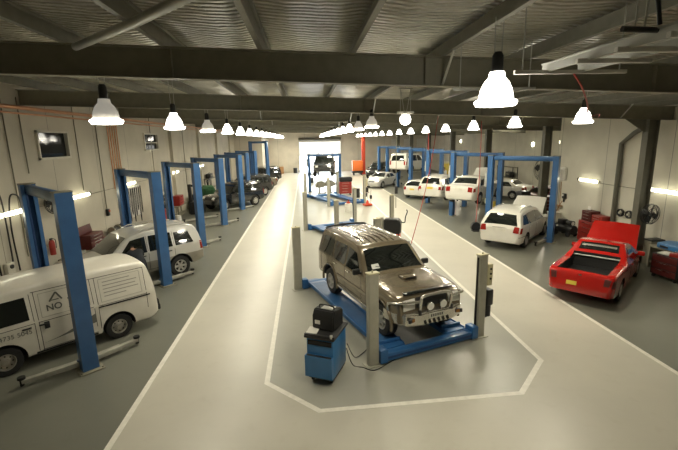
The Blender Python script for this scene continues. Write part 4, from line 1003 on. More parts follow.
def engine(label, x, y, rz, m):
    t = thing('engine_on_stand', label, 'engine', (x, y, 0), rz, 'engines on stands')
    bm = BM(); box(bm, (0, 0, .82), (.62, .48, .46), bev=.06); cyl(bm, (-.34, 0, .78), (-.42, 0, .78), .20, seg=18); cyl(bm, (.30, 0, .85), (.60, 0, .80), .22, .12, seg=16); obj('block', bm, M[m], t)
    bm = BM(); box(bm, (0, -.14, 1.08), (.50, .16, .10), rot=(.3, 0, 0), bev=.03); box(bm, (0, .14, 1.08), (.50, .16, .10), rot=(-.3, 0, 0), bev=.03); obj('rocker_cover', bm, M['steel'], t)
    bm = BM(); box(bm, (0, 0, .09), (.08, .9, .06)); box(bm, (0, -.35, .09), (.7, .08, .06)); box(bm, (0, .3, .35), (.10, .10, .56)); box(bm, (0, .2, .60), (.5, .3, .06)); obj('stand', bm, M['steel'], t)
    for sx in (-1, 1):
        bm = BM(); cyl(bm, (sx * .3 - .02, -.35, .05), (sx * .3 + .02, -.35, .05), .05, seg=12); obj('castor', bm, M['rubber'], t)
    bm = BM(); cyl(bm, (-.02, .4, .05), (.02, .4, .05), .05, seg=12); obj('castor', bm, M['rubber'], t)
engine('dark grey engine on a stand, left one behind the farthest four-post lift', 1.25, 36.2, .3, 'steel')
engine('pale alloy engine on a stand, right one behind the farthest four-post lift', 2.10, 36.9, -.4, 'armgrey')
t = thing('roll_cabinet', 'red roll cabinet draped with a black cover, in the middle distance', 'cabinet', (3.35, 34.9, 0), .1)
bm = BM(); box(bm, (0, 0, .66), (1.05, .5, 1.0), bev=.02); obj('body', bm, M['tool'], t)
for k in range(4):
    bm = BM(); box(bm, (0, -.256, .30 + .23 * k), (.96, .014, .20), bev=.004); d = obj('drawer', bm, M['tool'], t); bm = BM(); box(bm, (0, -.27, .37 + .23 * k), (.6, .02, .02)); obj('drawer_pull', bm, M['chrome'], d)
bm = BM(); box(bm, (.05, 0, 1.36), (1.12, .54, .42), bev=.12); obj('cover', bm, M['rubber'], t)
for sx in (-1, 1):
    for sy in (-1, 1):
        bm = BM(); cyl(bm, (sx * .42 - .02, sy * .18, .08), (sx * .42 + .02, sy * .18, .08), .08, seg=12); obj('castor', bm, M['rubber'], t)
def drum(name, label, cat, x, y, r, h, m, lid=None):
    t = thing(name, label, cat, (x, y, 0)); bm = BM(); lathe(bm, [(0, 0), (r, 0), (r * 1.02, h * .05), (r, h * .1), (r, h * .32), (r * 1.03, h * .35), (r, h * .38), (r, h * .62), (r * 1.03, h * .65), (r, h * .68), (r, h * .95), (r * 1.03, h), (0, h)], seg=20); obj('body', bm, M[m], t)
    if lid:
        bm = BM(); lathe(bm, [(0, h + .001), (r * .55, h + .001), (r * .5, h + .09), (.04, h + .11), (.04, h + .24), (0, h + .24)], seg=16); obj('lid', bm, M[lid], t)
    return t
drum('oil_drum', 'white drum with a red pump lid between the two empty four-post lifts', 'drum', 2.75, 26.6, .24, .58, 'paper', 'redpaint')
drum('rubbish_bin', 'dark cylindrical bin beside the farthest four-post lift', 'bin', 4.2, 33.2, .20, .75, 'black')
drum('rubbish_bin', 'small dark bin on the open floor left of the door lift', 'bin', .65, 46.0, .22, .6, 'black')
drum('rubbish_bin', 'small dark bin against the far wall left of the roller door', 'bin', -1.5, 60.8, .3, .75, 'black')
t = thing('transmission_jack', 'red base jack with black pump beside the post of the farthest lift', 'jack', (4.35, 28.75, 0), .4)
bm = BM(); box(bm, (0, 0, .10), (.55, .45, .14), bev=.03); cyl(bm, (0, 0, .17), (0, 0, .42), .12, .06, seg=16); obj('base', bm, M['redpaint'], t)
bm = BM(); cyl(bm, (0, 0, .42), (0, 0, .95), .035, seg=10); box(bm, (0, 0, .97), (.22, .22, .04)); obj('ram', bm, M['chrome'], t)
bm = BM(); cyl(bm, (.32, .05, .0), (.32, .05, .5), .015, seg=8); box(bm, (.32, .05, .62), (.14, .12, .26), bev=.02); cyl(bm, (.32, .05, .75), (.34, .05, 1.15), .012, seg=8); obj('hand_pump', bm, M['black'], t)
bm = BM(); sweep(bm, [(.0, .0, .1), (.32, .05, .06)], .02, 6); obj('hose', bm, M['black'], t)
# orange crate on a dark dolly, orange-red jib post, cardboard box
t = thing('crate', 'bright orange crate on a dark dolly by the orange-red post at the far wall', 'crate', (6.9, 54.5, 0))
bm = BM(); box(bm, (0, 0, 1.25), (1.35, 1.0, 1.3), bev=.03)
for k in range(4): box(bm, (0, -.505, .78 + .3 * k), (1.3, .02, .04))
obj('box', bm, M['orange'], t)
bm = BM(); box(bm, (0, 0, .45), (1.5, 1.1, .25), bev=.03); obj('dolly', bm, M['black'], t)
for sx in (-1, 1):
    for sy in (-1, 1):
        bm = BM(); cyl(bm, (sx * .5 - .06, sy * .4, .17), (sx * .5 + .06, sy * .4, .17), .17, seg=14); obj('wheel', bm, M['rubber'], t)
bm = BM(); box(bm, (7.95, 56, 2.93), (.5, .3, 5.86), bev=.01); box(bm, (7.95, 56, .02), (.8, .6, .04)); tag(obj('steel_post', bm, M['redpaint']), 'thick orange-red upright post near the far wall', 'post')
t = thing('cardboard_box', 'brown cardboard box on the floor at the far left corner', 'box', (-3.75, 60.6, 0)); bm = BM(); box(bm, (0, 0, .5), (1.1, .8, 1.0), bev=.01); obj('box', bm, M['brown'], t)
bm = BM(); box(bm, (0, 0, 1.002), (1.08, .06, .006)); obj('tape', bm, M['cream'], t)

# ------------------------------------------------------------------ left wall
def bench(label, x, y, rz, L_, D=.62, h=.86, group=None):
    t = thing('workbench', label, 'workbench', (x, y, 0), rz, group)
    bm = BM(); box(bm, (0, 0, h - .025), (L_, D, .05), bev=.006); obj('bench_top', bm, M['steel'], t)
    bm = BM(); box(bm, (0, 0, .22), (L_ - .12, D - .1, .03)); obj('shelf', bm, M['steel'], t)
    for sx in (-1, 1):
        for sy in (-1, 1):
            bm = BM(); box(bm, (sx * (L_ / 2 - .05), sy * (D / 2 - .05), (h - .05) / 2), (.06, .06, h - .05)); obj('leg', bm, M['steel'], t)
    return t
def chest(name, label, x, y, z, rz, L_, D, h, m, n=4, group=None, lid=False):
    t = thing(name, label, 'tool chest', (x, y, z), rz, group)
    bm = BM(); box(bm, (0, 0, h / 2), (L_, D, h), bev=.012); obj('body', bm, M[m], t)
    for k in range(n):
        hh = (h - .06) / n; bm = BM(); box(bm, (0, -D / 2 - .006, .03 + hh * (k + .5)), (L_ - .06, .014, hh - .02), bev=.003); d = obj('drawer', bm, M[m], t)
        bm = BM(); box(bm, (0, -D / 2 - .02, .03 + hh * (k + .8)), (L_ * .6, .018, .018)); obj('drawer_pull', bm, M['chrome'], d)
    if lid:
        bm = BM(); box(bm, (0, D / 2 - .02, h + L_ * .16), (L_, .03, L_ * .32), rot=(-.2, 0, 0), bev=.01); obj('lid', bm, M[m], t)
    return t
WX = XL + .34
bench('dark steel workbench along the left wall behind the white van', WX, 15.5, PI / 2, 2.4)
bench('dark steel workbench along the left wall behind the silver four-wheel drive', WX, 18.75, PI / 2, 2.0)
chest('tool_chest', 'red tool chest with its lid up on the bench behind the white van', WX + .02, 16.0, .86, PI / 2, .95, .45, .55, 'toold', 4, None, True)
chest('tool_chest', 'dark red roll-away chest at the end of the bench behind the van', WX + .05, 17.2, 0, PI / 2, .62, .46, .95, 'tool', 5)
t = thing('bench_grinder', 'black bench grinder on the bench behind the silver four-wheel drive', 'grinder', (WX, 18.0, .86), PI / 2)
bm = BM(); cyl(bm, (-.2, 0, .26), (.2, 0, .26), .12, seg=18); box(bm, (0, 0, .07), (.24, .2, .14), bev=.02); obj('motor', bm, M['black'], t)
for s in (-1, 1):
    bm = BM(); cyl(bm, (s * .24, 0, .26), (s * .32, 0, .26), .16, seg=20); obj('grinding_wheel', bm, M['steel'], t)
t = thing('welder', 'long black machine lying on the bench behind the silver four-wheel drive', 'machine', (WX, 18.95, .86), PI / 2)
bm = BM(); box(bm, (0, 0, .17), (.85, .38, .34), bev=.05); obj('case', bm, M['black'], t); bm = BM(); sweep(bm, curve([(-.3, 0, .33), (-.28, 0, .43), (.28, 0, .43), (.3, 0, .33)], 4), .016, 8); obj('handle', bm, M['black'], t)
bm = BM(); box(bm, (-.2, -.195, .2), (.12, .012, .1)); obj('dial_plate', bm, M['galv'], t)
t = thing('parts_tray', 'pale parts tray on the bench behind the white van', 'tray', (WX, 14.95, .86), PI / 2)
bm = BM(); box(bm, (0, 0, .01), (.5, .36, .02))
for (cx, cy, sx, sy) in ((0, .175, .5, .015), (0, -.175, .5, .015), (.245, 0, .015, .36), (-.245, 0, .015, .36)): box(bm, (cx, cy, .05), (sx, sy, .1))
obj('tray', bm, M['galv'], t)
# wall fan
def fan(label, loc, rz, r=.32):
    t = thing('wall_fan', label, 'fan', loc, rz)
    bm = BM(); box(bm, (0, .26, -.05), (.14, .04, .22), bev=.01); cyl(bm, (0, .25, -.05), (0, .10, -.02), .03, seg=10); obj('bracket', bm, M['black'], t)
    bm = BM(); cyl(bm, (0, .14, 0), (0, -.02, 0), .09, .07, seg=16); obj('motor', bm, M['black'], t)
    bm = BM()
    for k in range(4):
        a = PI / 2 * k + .4; mtx = Matrix.Rotation(a, 4, 'Y') @ Matrix.Translation((r * .52, -.06, 0)) @ Matrix.Rotation(.5, 4, 'X'); bmesh.ops.create_cube(bm, size=1, matrix=mtx @ Matrix.Diagonal((r * .72, .012, r * .5, 1)))
    cyl(bm, (0, -.02, 0), (0, -.1, 0), .05, seg=14); obj('blades', bm, M['black'], t)
    bm = BM()
    for rr, yy in ((r, -.06), (r * .98, -.12), (r * .98, .0), (r * .6, -.15), (r * .25, -.155)):
        sweep(bm, [(rr * math.cos(2 * PI * k / 28), yy, rr * math.sin(2 * PI * k / 28)) for k in range(28)], .012, 5, closed=True)
    for k in range(16):
        a = 2 * PI * k / 16; ca, sa = math.cos(a), math.sin(a); sweep(bm, [(.05 * ca, -.158, .05 * sa), (r * .6 * ca, -.15, r * .6 * sa), (r * ca, -.06, r * sa), (r * .7 * ca, .06, r * .7 * sa), (.08 * ca, .08, .08 * sa)], .004, 4)
    obj('guard', bm, M['black'], t)
    return t
fan('round black wall fan on the left wall, seen between the nearest lift posts', (XL + .28, 14.2, 2.88), PI / 2 - .25, .38)
fan('round black fan fixed to the right-hand column above the workbench', (12.22, 13.42, 1.9), .12, .36)
fan('round black fan high beside a blue lift post, right of the silver car', (8.62, 38.3, 2.3), .5, .6)
t = thing('fire_extinguisher', 'red fire extinguisher on the left wall beside the nearest lift', 'extinguisher', (XL + .14, 13.95, 1.15))
bm = BM(); lathe(bm, [(0, 0), (.085, 0), (.09, .03), (.09, .42), (.06, .49), (.03, .51), (0, .51)], seg=18); obj('cylinder', bm, M['tool'], t)
bm = BM(); box(bm, (0, 0, .54), (.05, .12, .06), bev=.01); sweep(bm, curve([(0, .04, .54), (.06, .12, .48), (.05, .12, .2)], 5), .012, 6); obj('valve', bm, M['black'], t)
bm = BM(); box(bm, (-.11, 0, .3), (.06, .08, .04)); obj('bracket', bm, M['galv'], t)
# hoses looped on the left wall
for k, (y, zt, zb_) in enumerate(((11.2, 3.45, 1.0), (11.95, 3.5, .9), (12.7, 3.35, 1.0))):
    bm = BM(); x = XL + .06; sweep(bm, curve([(x, y - .28, 1.1), (x, y - .32, 2.4), (x + .03, y - .22, zt - .1), (x + .05, y, zt), (x + .03, y + .2, zt - .25), (x, y + .26, 2.0), (x, y + .16 + .07 * k, zb_)], 8), .022, 8)
    o = tag(obj('air_hose', bm, M['black']), ['black hose hooked over the left wall, first from the left edge', 'black hose hooked over the left wall, between two others', 'black hose hooked over the left wall, nearest the blue lift post'][k], 'hose', 'hoses on the left wall')
t = thing('air_regulator', 'pale air regulator box at the foot of the black hoses, left wall', 'regulator', (XL + .07, 12.0, 1.25))
bm = BM(); box(bm, (0, 0, 0), (.12, .3, .42), bev=.02); obj('box', bm, M['frame'], t); bm = BM(); cyl(bm, (.06, 0, .1), (.10, 0, .1), .06, seg=14); obj('gauge', bm, M['black'], t)
bm = BM(); cyl(bm, (.03, -.08, -.22), (.03, -.08, -.42), .035, seg=10); obj('filter_bowl', bm, M['black'], t)
t = thing('air_regulator', 'small dark air regulator on the left wall left of the second lift', 'regulator', (XL + .07, 18.2, 1.85))
bm = BM(); box(bm, (0, 0, 0), (.12, .16, .3), bev=.02); obj('box', bm, M['black'], t); bm = BM(); cyl(bm, (.06, 0, .06), (.09, 0, .06), .05, seg=14); obj('gauge', bm, M['redpaint'], t)
# belt rack
t = thing('belt_rack', 'white wall rack hung with dark fan belts, behind the second lift', 'rack', (XL + .05, 20.95, 0))
bm = BM(); box(bm, (0, 0, 2.62), (.08, 1.7, .14), bev=.01); box(bm, (-.02, 0, 1.9), (.03, 1.7, 1.5)); obj('board', bm, M['paper'], t)
for k in range(7):
    bm = BM(); y = -.72 + .24 * k; cyl(bm, (.02, y, 2.62), (.20, y, 2.66), .012, seg=8); obj('hook', bm, M['galv'], t)
for k in range(7):
    y = 20.95 - .72 + .24 * k; ln = [1.5, 1.2, 1.6, 1.35, 1.1, 1.7, 1.3][k]
    bm = BM(); sweep(bm, [(XL + .17, y + .055 * math.cos(a), 2.60 - ln / 2 + (ln / 2 + .055) * math.sin(a)) for a in [2 * PI * q / 24 for q in range(24)]], .014, 6, closed=True)
    tag(obj('fan_belt', bm, M['rubber']), '%s fan belt from the left on the white belt rack' % ['first', 'second', 'third', 'fourth', 'fifth', 'sixth', 'seventh'][k], 'belt', 'fan belts on the rack')
chest('roll_cabinet', 'tall red roll cabinet behind the second lift, left of the third lift', -7.7, 22.3, 0, PI / 2 - .2, .72, .5, 1.25, 'tool', 6)
drum('oil_drum', 'black drum on the floor behind the roof of the silver four-wheel drive', 'drum', -7.9, 20.2, .29, .88, 'black')
bench('dark workbench on the left seen through the third lift', WX + .1, 26.9, PI / 2, 2.4)
chest('tool_chest', 'bright red tool chest on the bench seen through the third lift', WX + .2, 26.4, .86, PI / 2, .9, .45, .62, 'tool', 3, None, False)
t = thing('tyre_changer', 'tall black tyre changer with an upright column, seen through the third lift', 'machine', (-7.4, 28.0, 0), PI / 2)
bm = BM(); box(bm, (0, 0, .42), (.9, .8, .84), bev=.06); obj('base', bm, M['black'], t)
bm = BM(); box(bm, (0, .42, 1.0), (.22, .2, 2.0), bev=.02); box(bm, (0, .12, 1.9), (.16, .75, .14), bev=.02); cyl(bm, (0, -.2, 1.1), (0, -.2, 1.9), .035, seg=10); obj('column', bm, M['black'], t)
bm = BM(); cyl(bm, (0, -.08, .84), (0, -.08, .92), .32, seg=24); obj('turntable', bm, M['steel'], t)
drum('bucket', 'white plastic bucket on the floor below the red tool chest', 'bucket', -7.9, 25.3, .17, .38, 'paper')
t = thing('parts_washer', 'dark green canvas-covered machine left of the black four-wheel drive', 'machine', (-7.6, 32.2, 0), PI / 2 + .3)
bm = BM(); box(bm, (0, 0, .75), (2.1, .9, 1.3), bev=.18); bmesh.ops.subdivide_edges(bm, edges=bm.edges[:], cuts=2, use_grid_fill=True)
for v in bm.verts: v.co += Vector((random.uniform(-1, 1), random.uniform(-1, 1), random.uniform(-1, 1))) * .025
obj('canvas_cover', bm, M['green'], t)
for sx in (-1, 1):
    for sy in (-1, 1):
        bm = BM(); box(bm, (sx * .8, sy * .3, .1), (.08, .08, .2)); obj('leg', bm, M['steel'], t)
# pipes on the left wall
for k, (z, dx, r) in enumerate(((5.88, .20, .06), (5.72, .12, .03))):
    bm = BM(); cyl(bm, (XL + dx, YN + .3, z), (XL + dx, 51.9, z), r, seg=10); o = obj('copper_pipe', bm, M['copper']); tag(o, ['upper copper pipe running along the top of the left wall', 'lower, thinner copper pipe running along the top of the left wall'][k], 'pipe')
for k in range(5):
    y = 19.2 + .22 * k; bm = BM(); cyl(bm, (XL + .05, y, 2.75 if k < 4 else 1.0), (XL + .05, y, 6.0), .024, seg=8)
    tag(obj('copper_pipe', bm, M['copper']), '%s of five copper pipes dropping down the left wall above the belt rack' % ['leftmost', 'second', 'middle', 'fourth', 'rightmost'][k], 'pipe', 'copper drop pipes')
for k, (y, z0) in enumerate(((12.9, 1.4), (13.6, 3.9), (16.6, 3.0), (18.2, 2.0), (24.3, 1.2), (30.5, 1.2))):
    bm = BM(); cyl(bm, (XL + .04, y, z0), (XL + .04, y, 6.2), .018, seg=8); o = obj('conduit', bm, M['steel'])
    tag(o, ['dark vertical conduit on the left wall, nearest the front', 'dark vertical conduit left of the square window', 'dark vertical conduit right of the square window', 'dark vertical conduit above the small air regulator', 'dark vertical conduit beside the tall window', 'dark vertical conduit past the tall window'][k], 'conduit', 'vertical conduits')
bm = BM(); cyl(bm, (XL + .03, 13.5, 2.80), (XL + .03, 36, 2.80), .012, seg=6); tag(obj('conduit', bm, M['steel']), 'thin horizontal conduit joining the lights of the left wall', 'conduit')

# ------------------------------------------------------------------ right wall
WR = XR - .32
chest('tool_chest', 'wide red tool chest on the floor at the right wall, under the light', WR, 16.7, 0, -PI / 2, 1.35, .52, .92, 'tool', 4)
chest('tool_chest', 'dark red top chest stacked at left on the wide chest, right wall', WR + .02, 17.0, .92, -PI / 2, .62, .42, .46, 'toold', 3)
chest('tool_chest', 'bright red top chest stacked at right on the wide chest, right wall', WR + .02, 16.33, .92, -PI / 2, .62, .42, .36, 'tool', 3)
t = thing('sign_card', 'small white card standing on the left top chest, right wall', 'card', (WR, 17.1, 1.38), -PI / 2); bm = BM(); box(bm, (0, 0, .09), (.18, .012, .18)); obj('card', bm, M['paper'], t); bm = BM(); box(bm, (0, .02, .01), (.18, .08, .02)); obj('foot', bm, M['black'], t)
t = thing('air_compressor', 'low black air compressor left of the red tool chests', 'compressor', (12.35, 18.15, 0), -PI / 2 + .2)
bm = BM(); cyl(bm, (-.5, 0, .33), (.5, 0, .33), .22, seg=20); obj('tank', bm, M['black'], t)
bm = BM(); box(bm, (-.2, 0, .64), (.34, .3, .24), bev=.03); cyl(bm, (.1, 0, .64), (.42, 0, .64), .12, seg=16); obj('pump', bm, M['black'], t)
bm = BM(); cyl(bm, (.42, -.02, .64), (.43, -.02, .64), .09, seg=16); cyl(bm, (-.3, -.2, .45), (-.3, -.24, .45), .05, seg=12); obj('gauge', bm, M['paper'], t)
for s in (-1, 1):
    for q in (-1, 1):
        bm = BM(); cyl(bm, (s * .36, q * .24, .12), (s * .36, q * .19, .12), .12, seg=16); obj('wheel', bm, M['rubber'], t)
t = thing('floor_jack', 'black floor jack with its long handle leaning up, right wall', 'jack', (12.15, 19.05, 0), -PI / 2)
bm = BM(); box(bm, (0, 0, .12), (.66, .26, .12), bev=.03); obj('frame', bm, M['black'], t); bm = BM(); cyl(bm, (-.25, 0, .18), (.12, .42, 1.55), .02, seg=8); obj('handle', bm, M['brown'], t)
for sx in (-1, 1):
    bm = BM(); cyl(bm, (sx * .26, -.15, .06), (sx * .26, .15, .06), .06, seg=12); obj('castor', bm, M['rubber'], t)
t = thing('steel_locker', 'low pale steel locker against the right wall beside the nearest right lift', 'locker', (WR + .05, 19.75, 0), -PI / 2); bm = BM(); box(bm, (0, 0, .42), (.55, .42, .84), bev=.01); obj('body', bm, M['frame'], t); bm = BM(); box(bm, (0, -.215, .42), (.5, .012, .76)); obj('door', bm, M['greypost'], t); bm = BM(); box(bm, (.2, -.228, .45), (.02, .02, .12)); obj('handle', bm, M['black'], t)
t = thing('air_regulator', 'black air regulator on the right wall above the pale locker', 'regulator', (XR - .07, 19.35, 1.72)); bm = BM(); box(bm, (0, 0, 0), (.12, .2, .26), bev=.02); cyl(bm, (0, 0, -.13), (0, 0, -.3), .04, seg=10); obj('box', bm, M['black'], t); bm = BM(); cyl(bm, (-.06, 0, .05), (-.09, 0, .05), .05, seg=14); obj('gauge', bm, M['paper'], t)
t = thing('wall_shelf', 'small wooden shelf on the right wall above the pale locker', 'shelf', (XR - .13, 19.75, 1.18)); bm = BM(); box(bm, (0, 0, 0), (.24, .5, .04)); obj('board', bm, M['brown'], t); bm = BM(); box(bm, (.08, -.2, -.09), (.03, .03, .16)); box(bm, (.08, .2, -.09), (.03, .03, .16)); obj('bracket', bm, M['steel'], t)
for k, (y, lab) in enumerate(((15.5, 'left one of two hose reels on the right wall beside the red chests'), (15.05, 'right one of two hose reels on the right wall beside the red chests'))):
    t = thing('hose_reel', lab, 'hose reel', (XR - .14, y, 1.55), 0, 'wall hose reels'); bm = BM()
    for q in range(3): sweep(bm, [(-.03 + .035 * q, .14 * math.cos(2 * PI * a / 24), .14 * math.sin(2 * PI * a / 24)) for a in range(24)], .022, 6, closed=True)
    obj('hose_coil', bm, M['black'], t); bm = BM(); cyl(bm, (.13, 0, 0), (-.06, 0, 0), .05, seg=12); obj('hub', bm, M['frame'], t)
t = thing('rib_rack', 'white ribbed rack high at the end of the right wall behind the lift', 'rack', (XR - .10, 20.0, 2.45), 0)
bm = BM(); box(bm, (0, -.15, .62), (.14, 1.0, .14), bev=.02); box(bm, (.05, -.15, .35), (.03, 1.0, .6)); obj('board', bm, M['paper'], t)
for k in range(6): bm = BM(); box(bm, (-.05, -.58 + .17 * k, .30), (.10, .05, .52), bev=.012); obj('rib', bm, M['paper'], t)
for k in range(4):
    bm = BM(); cyl(bm, (XR - .05, 19.7 + .12 * k, 2.4), (XR - .05, 19.7 + .12 * k, .9), .016, seg=6); tag(obj('conduit', bm, [M['brown'], M['steel'], M['copper'], M['galv']][k]), ['brown', 'dark grey', 'copper-coloured', 'bright grey'][k] + ' pipe dropping below the white ribbed rack', 'conduit')
bm = BM(); sweep(bm, [(12.88, 15.9, .05), (12.88, 15.9, 4.35), (12.7, 15.1, 4.75), (12.4, 14.1, 5.05)], .09, 14); tag(obj('downpipe', bm, M['column']), 'grey downpipe beside the right column, bending inwards at the top', 'pipe')
bm = BM(); cyl(bm, (XR - .03, 14.4, 2.60), (XR - .03, 17.0, 2.60), .012, seg=6); tag(obj('conduit', bm, M['steel']), 'thin horizontal conduit joining the lights of the right wall', 'conduit')
bench('workbench at the right edge loaded with blue and red gear', 12.5, 12.1, -PI / 2, 2.2, .66, .82)
t = thing('roll_cabinet', 'black roll cabinet with dark red drawers in front of the right-hand workbench', 'cabinet', (11.80, 11.85, 0), -PI / 2 + .12)
bm = BM(); box(bm, (0, 0, .48), (.9, .5, .70), bev=.015); obj('body', bm, M['black'], t)
for k in range(3):
    bm = BM(); box(bm, (0, -.257, .24 + .23 * k), (.82, .014, .20), bev=.003); d = obj('drawer', bm, M['toold'], t); bm = BM(); box(bm, (0, -.27, .31 + .23 * k), (.5, .018, .018)); obj('drawer_pull', bm, M['chrome'], d)
for sx in (-1, 1):
    for sy in (-1, 1): bm = BM(); cyl(bm, (sx * .36 - .02, sy * .18, .065), (sx * .36 + .02, sy * .18, .065), .065, seg=12); obj('castor', bm, M['rubber'], t)
t = thing('parts_tray', 'pale tray of papers on the black and red cabinet at the right edge', 'tray', (11.80, 11.95, .83), .4); bm = BM(); box(bm, (0, 0, .015), (.42, .5, .03), bev=.005); obj('tray', bm, M['galv'], t); bm = BM(); box(bm, (.02, .02, .036), (.28, .36, .012)); obj('paper', bm, M['paper'], t)
t = thing('tool_box', 'long red tool box lying on the black and red cabinet at the right edge', 'tool box', (11.72, 11.55, .83), -.9); bm = BM(); box(bm, (0, 0, .06), (.42, .16, .12), bev=.015); obj('box', bm, M['tool'], t); bm = BM(); sweep(bm, curve([(-.1, 0, .12), (-.09, 0, .17), (.09, 0, .17), (.1, 0, .12)], 4), .01, 6); obj('handle', bm, M['chrome'], t)
t = thing('fender_cover', 'bright blue padded cover lying over the right-hand workbench', 'cover', (12.5, 12.2, .82), -PI / 2)
bm = BM(); box(bm, (0, 0, .11), (1.25, .76, .22), bev=.06); bmesh.ops.subdivide_edges(bm, edges=bm.edges[:], cuts=1, use_grid_fill=True)
for v in bm.verts: v.co += Vector((0, 0, .025 * math.sin(v.co.x * 9) * math.cos(v.co.y * 7))) if v.co.z > .1 else Vector((0, 0, 0))
obj('pad', bm, M['bin'], t); bm = BM(); box(bm, (-.3, -.386, .1), (.3, .02, .06)); obj('strap', bm, M['black'], t)
t = thing('floor_crate', 'dark grey crate between the right column and the right-hand workbench', 'crate', (12.62, 13.46, 0), 0); bm = BM(); box(bm, (0, 0, .45), (.5, .34, .9), bev=.02); obj('box', bm, M['steel'], t); bm = BM(); box(bm, (0, 0, .92), (.54, .38, .05), bev=.01); obj('lid', bm, M['black'], t)

# ------------------------------------------------------------------ overhead services and hoses
t = thing('cable_ladder', 'ceiling-hung grey cable ladder at the upper right, beside the big lamp', 'cable ladder', (0, 0, 0))
for x in (2.72, 3.14):
    bm = BM(); box(bm, (x, 3.3, 5.48), (.03, 2.7, .09)); box(bm, (x, 3.3, 5.525), (.06, 2.7, .012)); obj('side_rail', bm, M['galv'], t)
for k, y in enumerate((2.4, 2.9, 3.4, 3.9, 4.55)):
    bm = BM(); w_ = 1.3 if k == 4 else .75; box(bm, (2.98, y, 5.43), (w_, .04, .04)); obj('rung', bm, M['paper'], t)  # white colour stands in for the big lamp's light on the rungs
for (x, y) in ((2.42, 4.55), (3.55, 4.55), (2.75, 3.4), (3.3, 3.4), (2.75, 2.4)):
    bm = BM(); cyl(bm, (x, y, 5.42), (x, y, roof_z(x) - .1), .007, seg=6); obj('hanger_rod', bm, M['galv'], t)
t = thing('trapeze_hanger', 'long thin steel trapeze bar hung behind the big lamp', 'hanger bar', (0, 0, 0))
bm = BM(); box(bm, (2.95, 6.35, 5.46), (1.3, .04, .04)); obj('bar', bm, M['galv'], t)
for x in (2.4, 3.5): bm = BM(); cyl(bm, (x, 6.35, 5.44), (x, 6.35, roof_z(x) - .1), .007, seg=6); obj('hanger_rod', bm, M['galv'], t)
t = thing('exhaust_rail', 'dark exhaust hose rail hung crossways at the top right corner', 'rail', (0, 0, 0))
bm = BM(); cyl(bm, (2.42, 3.12, 5.52), (4.2, 3.12, 5.47), .022, seg=12); obj('rail', bm, M['black'], t)
for x in (2.6, 3.6): bm = BM(); cyl(bm, (x, 3.12, 5.5), (x, 3.12, roof_z(x) - .1), .008, seg=6); obj('hanger_rod', bm, M['galv'], t)
bm = BM(); sweep(bm, curve([(2.62, 3.12, 6.2), (2.60, 3.15, 5.95), (2.66, 3.11, 5.75), (2.72, 3.12, 5.55)], 5), .016, 8); obj('hose', bm, M['black'], t)
bm = BM(); sweep(bm, curve([(3.02, 4.55, 5.41), (3.25, 4.72, 5.28), (3.75, 5.3, 5.12), (4.7, 6.6, 5.03), (6.6, 8.9, 5.18), (9.3, 12.6, 5.25)], 8), .011, 6); tag(obj('red_hose', bm, M['hose']), 'red hose drooping across the roof from the cable ladder to the right', 'hose')
def drop_hose(label, a, b, sway=.15):
    bm = BM(); a = Vector(a); b = Vector(b); pts = [a.lerp(b, k / 8) + Vector((sway * math.sin(PI * k / 8), 0, 0)) for k in range(9)]
    t = thing('drop_hose', label, 'hose', (0, 0, 0)); sweep(bm, curve(pts, 4), .016, 6); obj('hose', bm, M['hose'], t); return t
t = drop_hose('red air hose hanging from the roof to the floor behind the bronze four-wheel drive', (6.4, 19.6, 5.75), (4.55, 17.3, .02))
bm = BM(); cyl(bm, (4.55, 17.3, .0), (4.55, 17.3, .05), .03, seg=8); obj('coupling', bm, M['chrome'], t)
t = drop_hose('red air hose hanging from the roof to a black reel left of the people mover', (8.9, 20.4, 5.5), (8.55, 19.7, .42), .05)
bm = BM(); cyl(bm, (8.55, 19.62, .24), (8.55, 19.78, .24), .24, seg=20); box(bm, (8.55, 19.7, .03), (.3, .3, .06)); obj('hose_reel', bm, M['black'], t)
bm = BM(); cyl(bm, (9.3, 30.6, .9), (9.3, 30.6, roof_z(9.3) - .25), .045, seg=10); cyl(bm, (9.3, 30.6, 0), (9.3, 30.6, .9), .06, seg=10); tag(obj('drop_pipe', bm, M['hose']), 'brownish red pipe dropping from the roof between the raised white cars', 'pipe')
t = thing('service_post', 'thin dark service post hanging from the roof to the floor beside the aisle', 'post', (6.15, 27.5, 0)); bm = BM(); cyl(bm, (0, 0, 0), (0, 0, roof_z(6.15) - .25), .025, seg=8); obj('pole', bm, M['steel'], t); bm = BM(); box(bm, (0, -.05, 1.25), (.2, .16, .5), bev=.02); obj('socket_box', bm, M['black'], t)
# annexe clutter
t = thing('drinks_fridge', 'pale upright cabinet with a yellow front, in the annexe behind the wagons', 'cabinet', (14.6, 42.0, 0)); bm = BM(); box(bm, (0, 0, 1.1), (1.0, .8, 2.2), bev=.03); obj('body', bm, M['cream'], t); bm = BM(); box(bm, (0, -.41, 1.1), (.86, .03, 1.9), bev=.01); obj('door', bm, M['plate'], t)
fan('round black fan on the annexe wall above the parked cars', (XA - .3, 31.2, 2.0), -PI / 2, .8)
drum('oil_drum', 'yellow drum behind the bonnet of the white people mover', 'drum', 11.95, 24.6, .28, .85, 'plate')

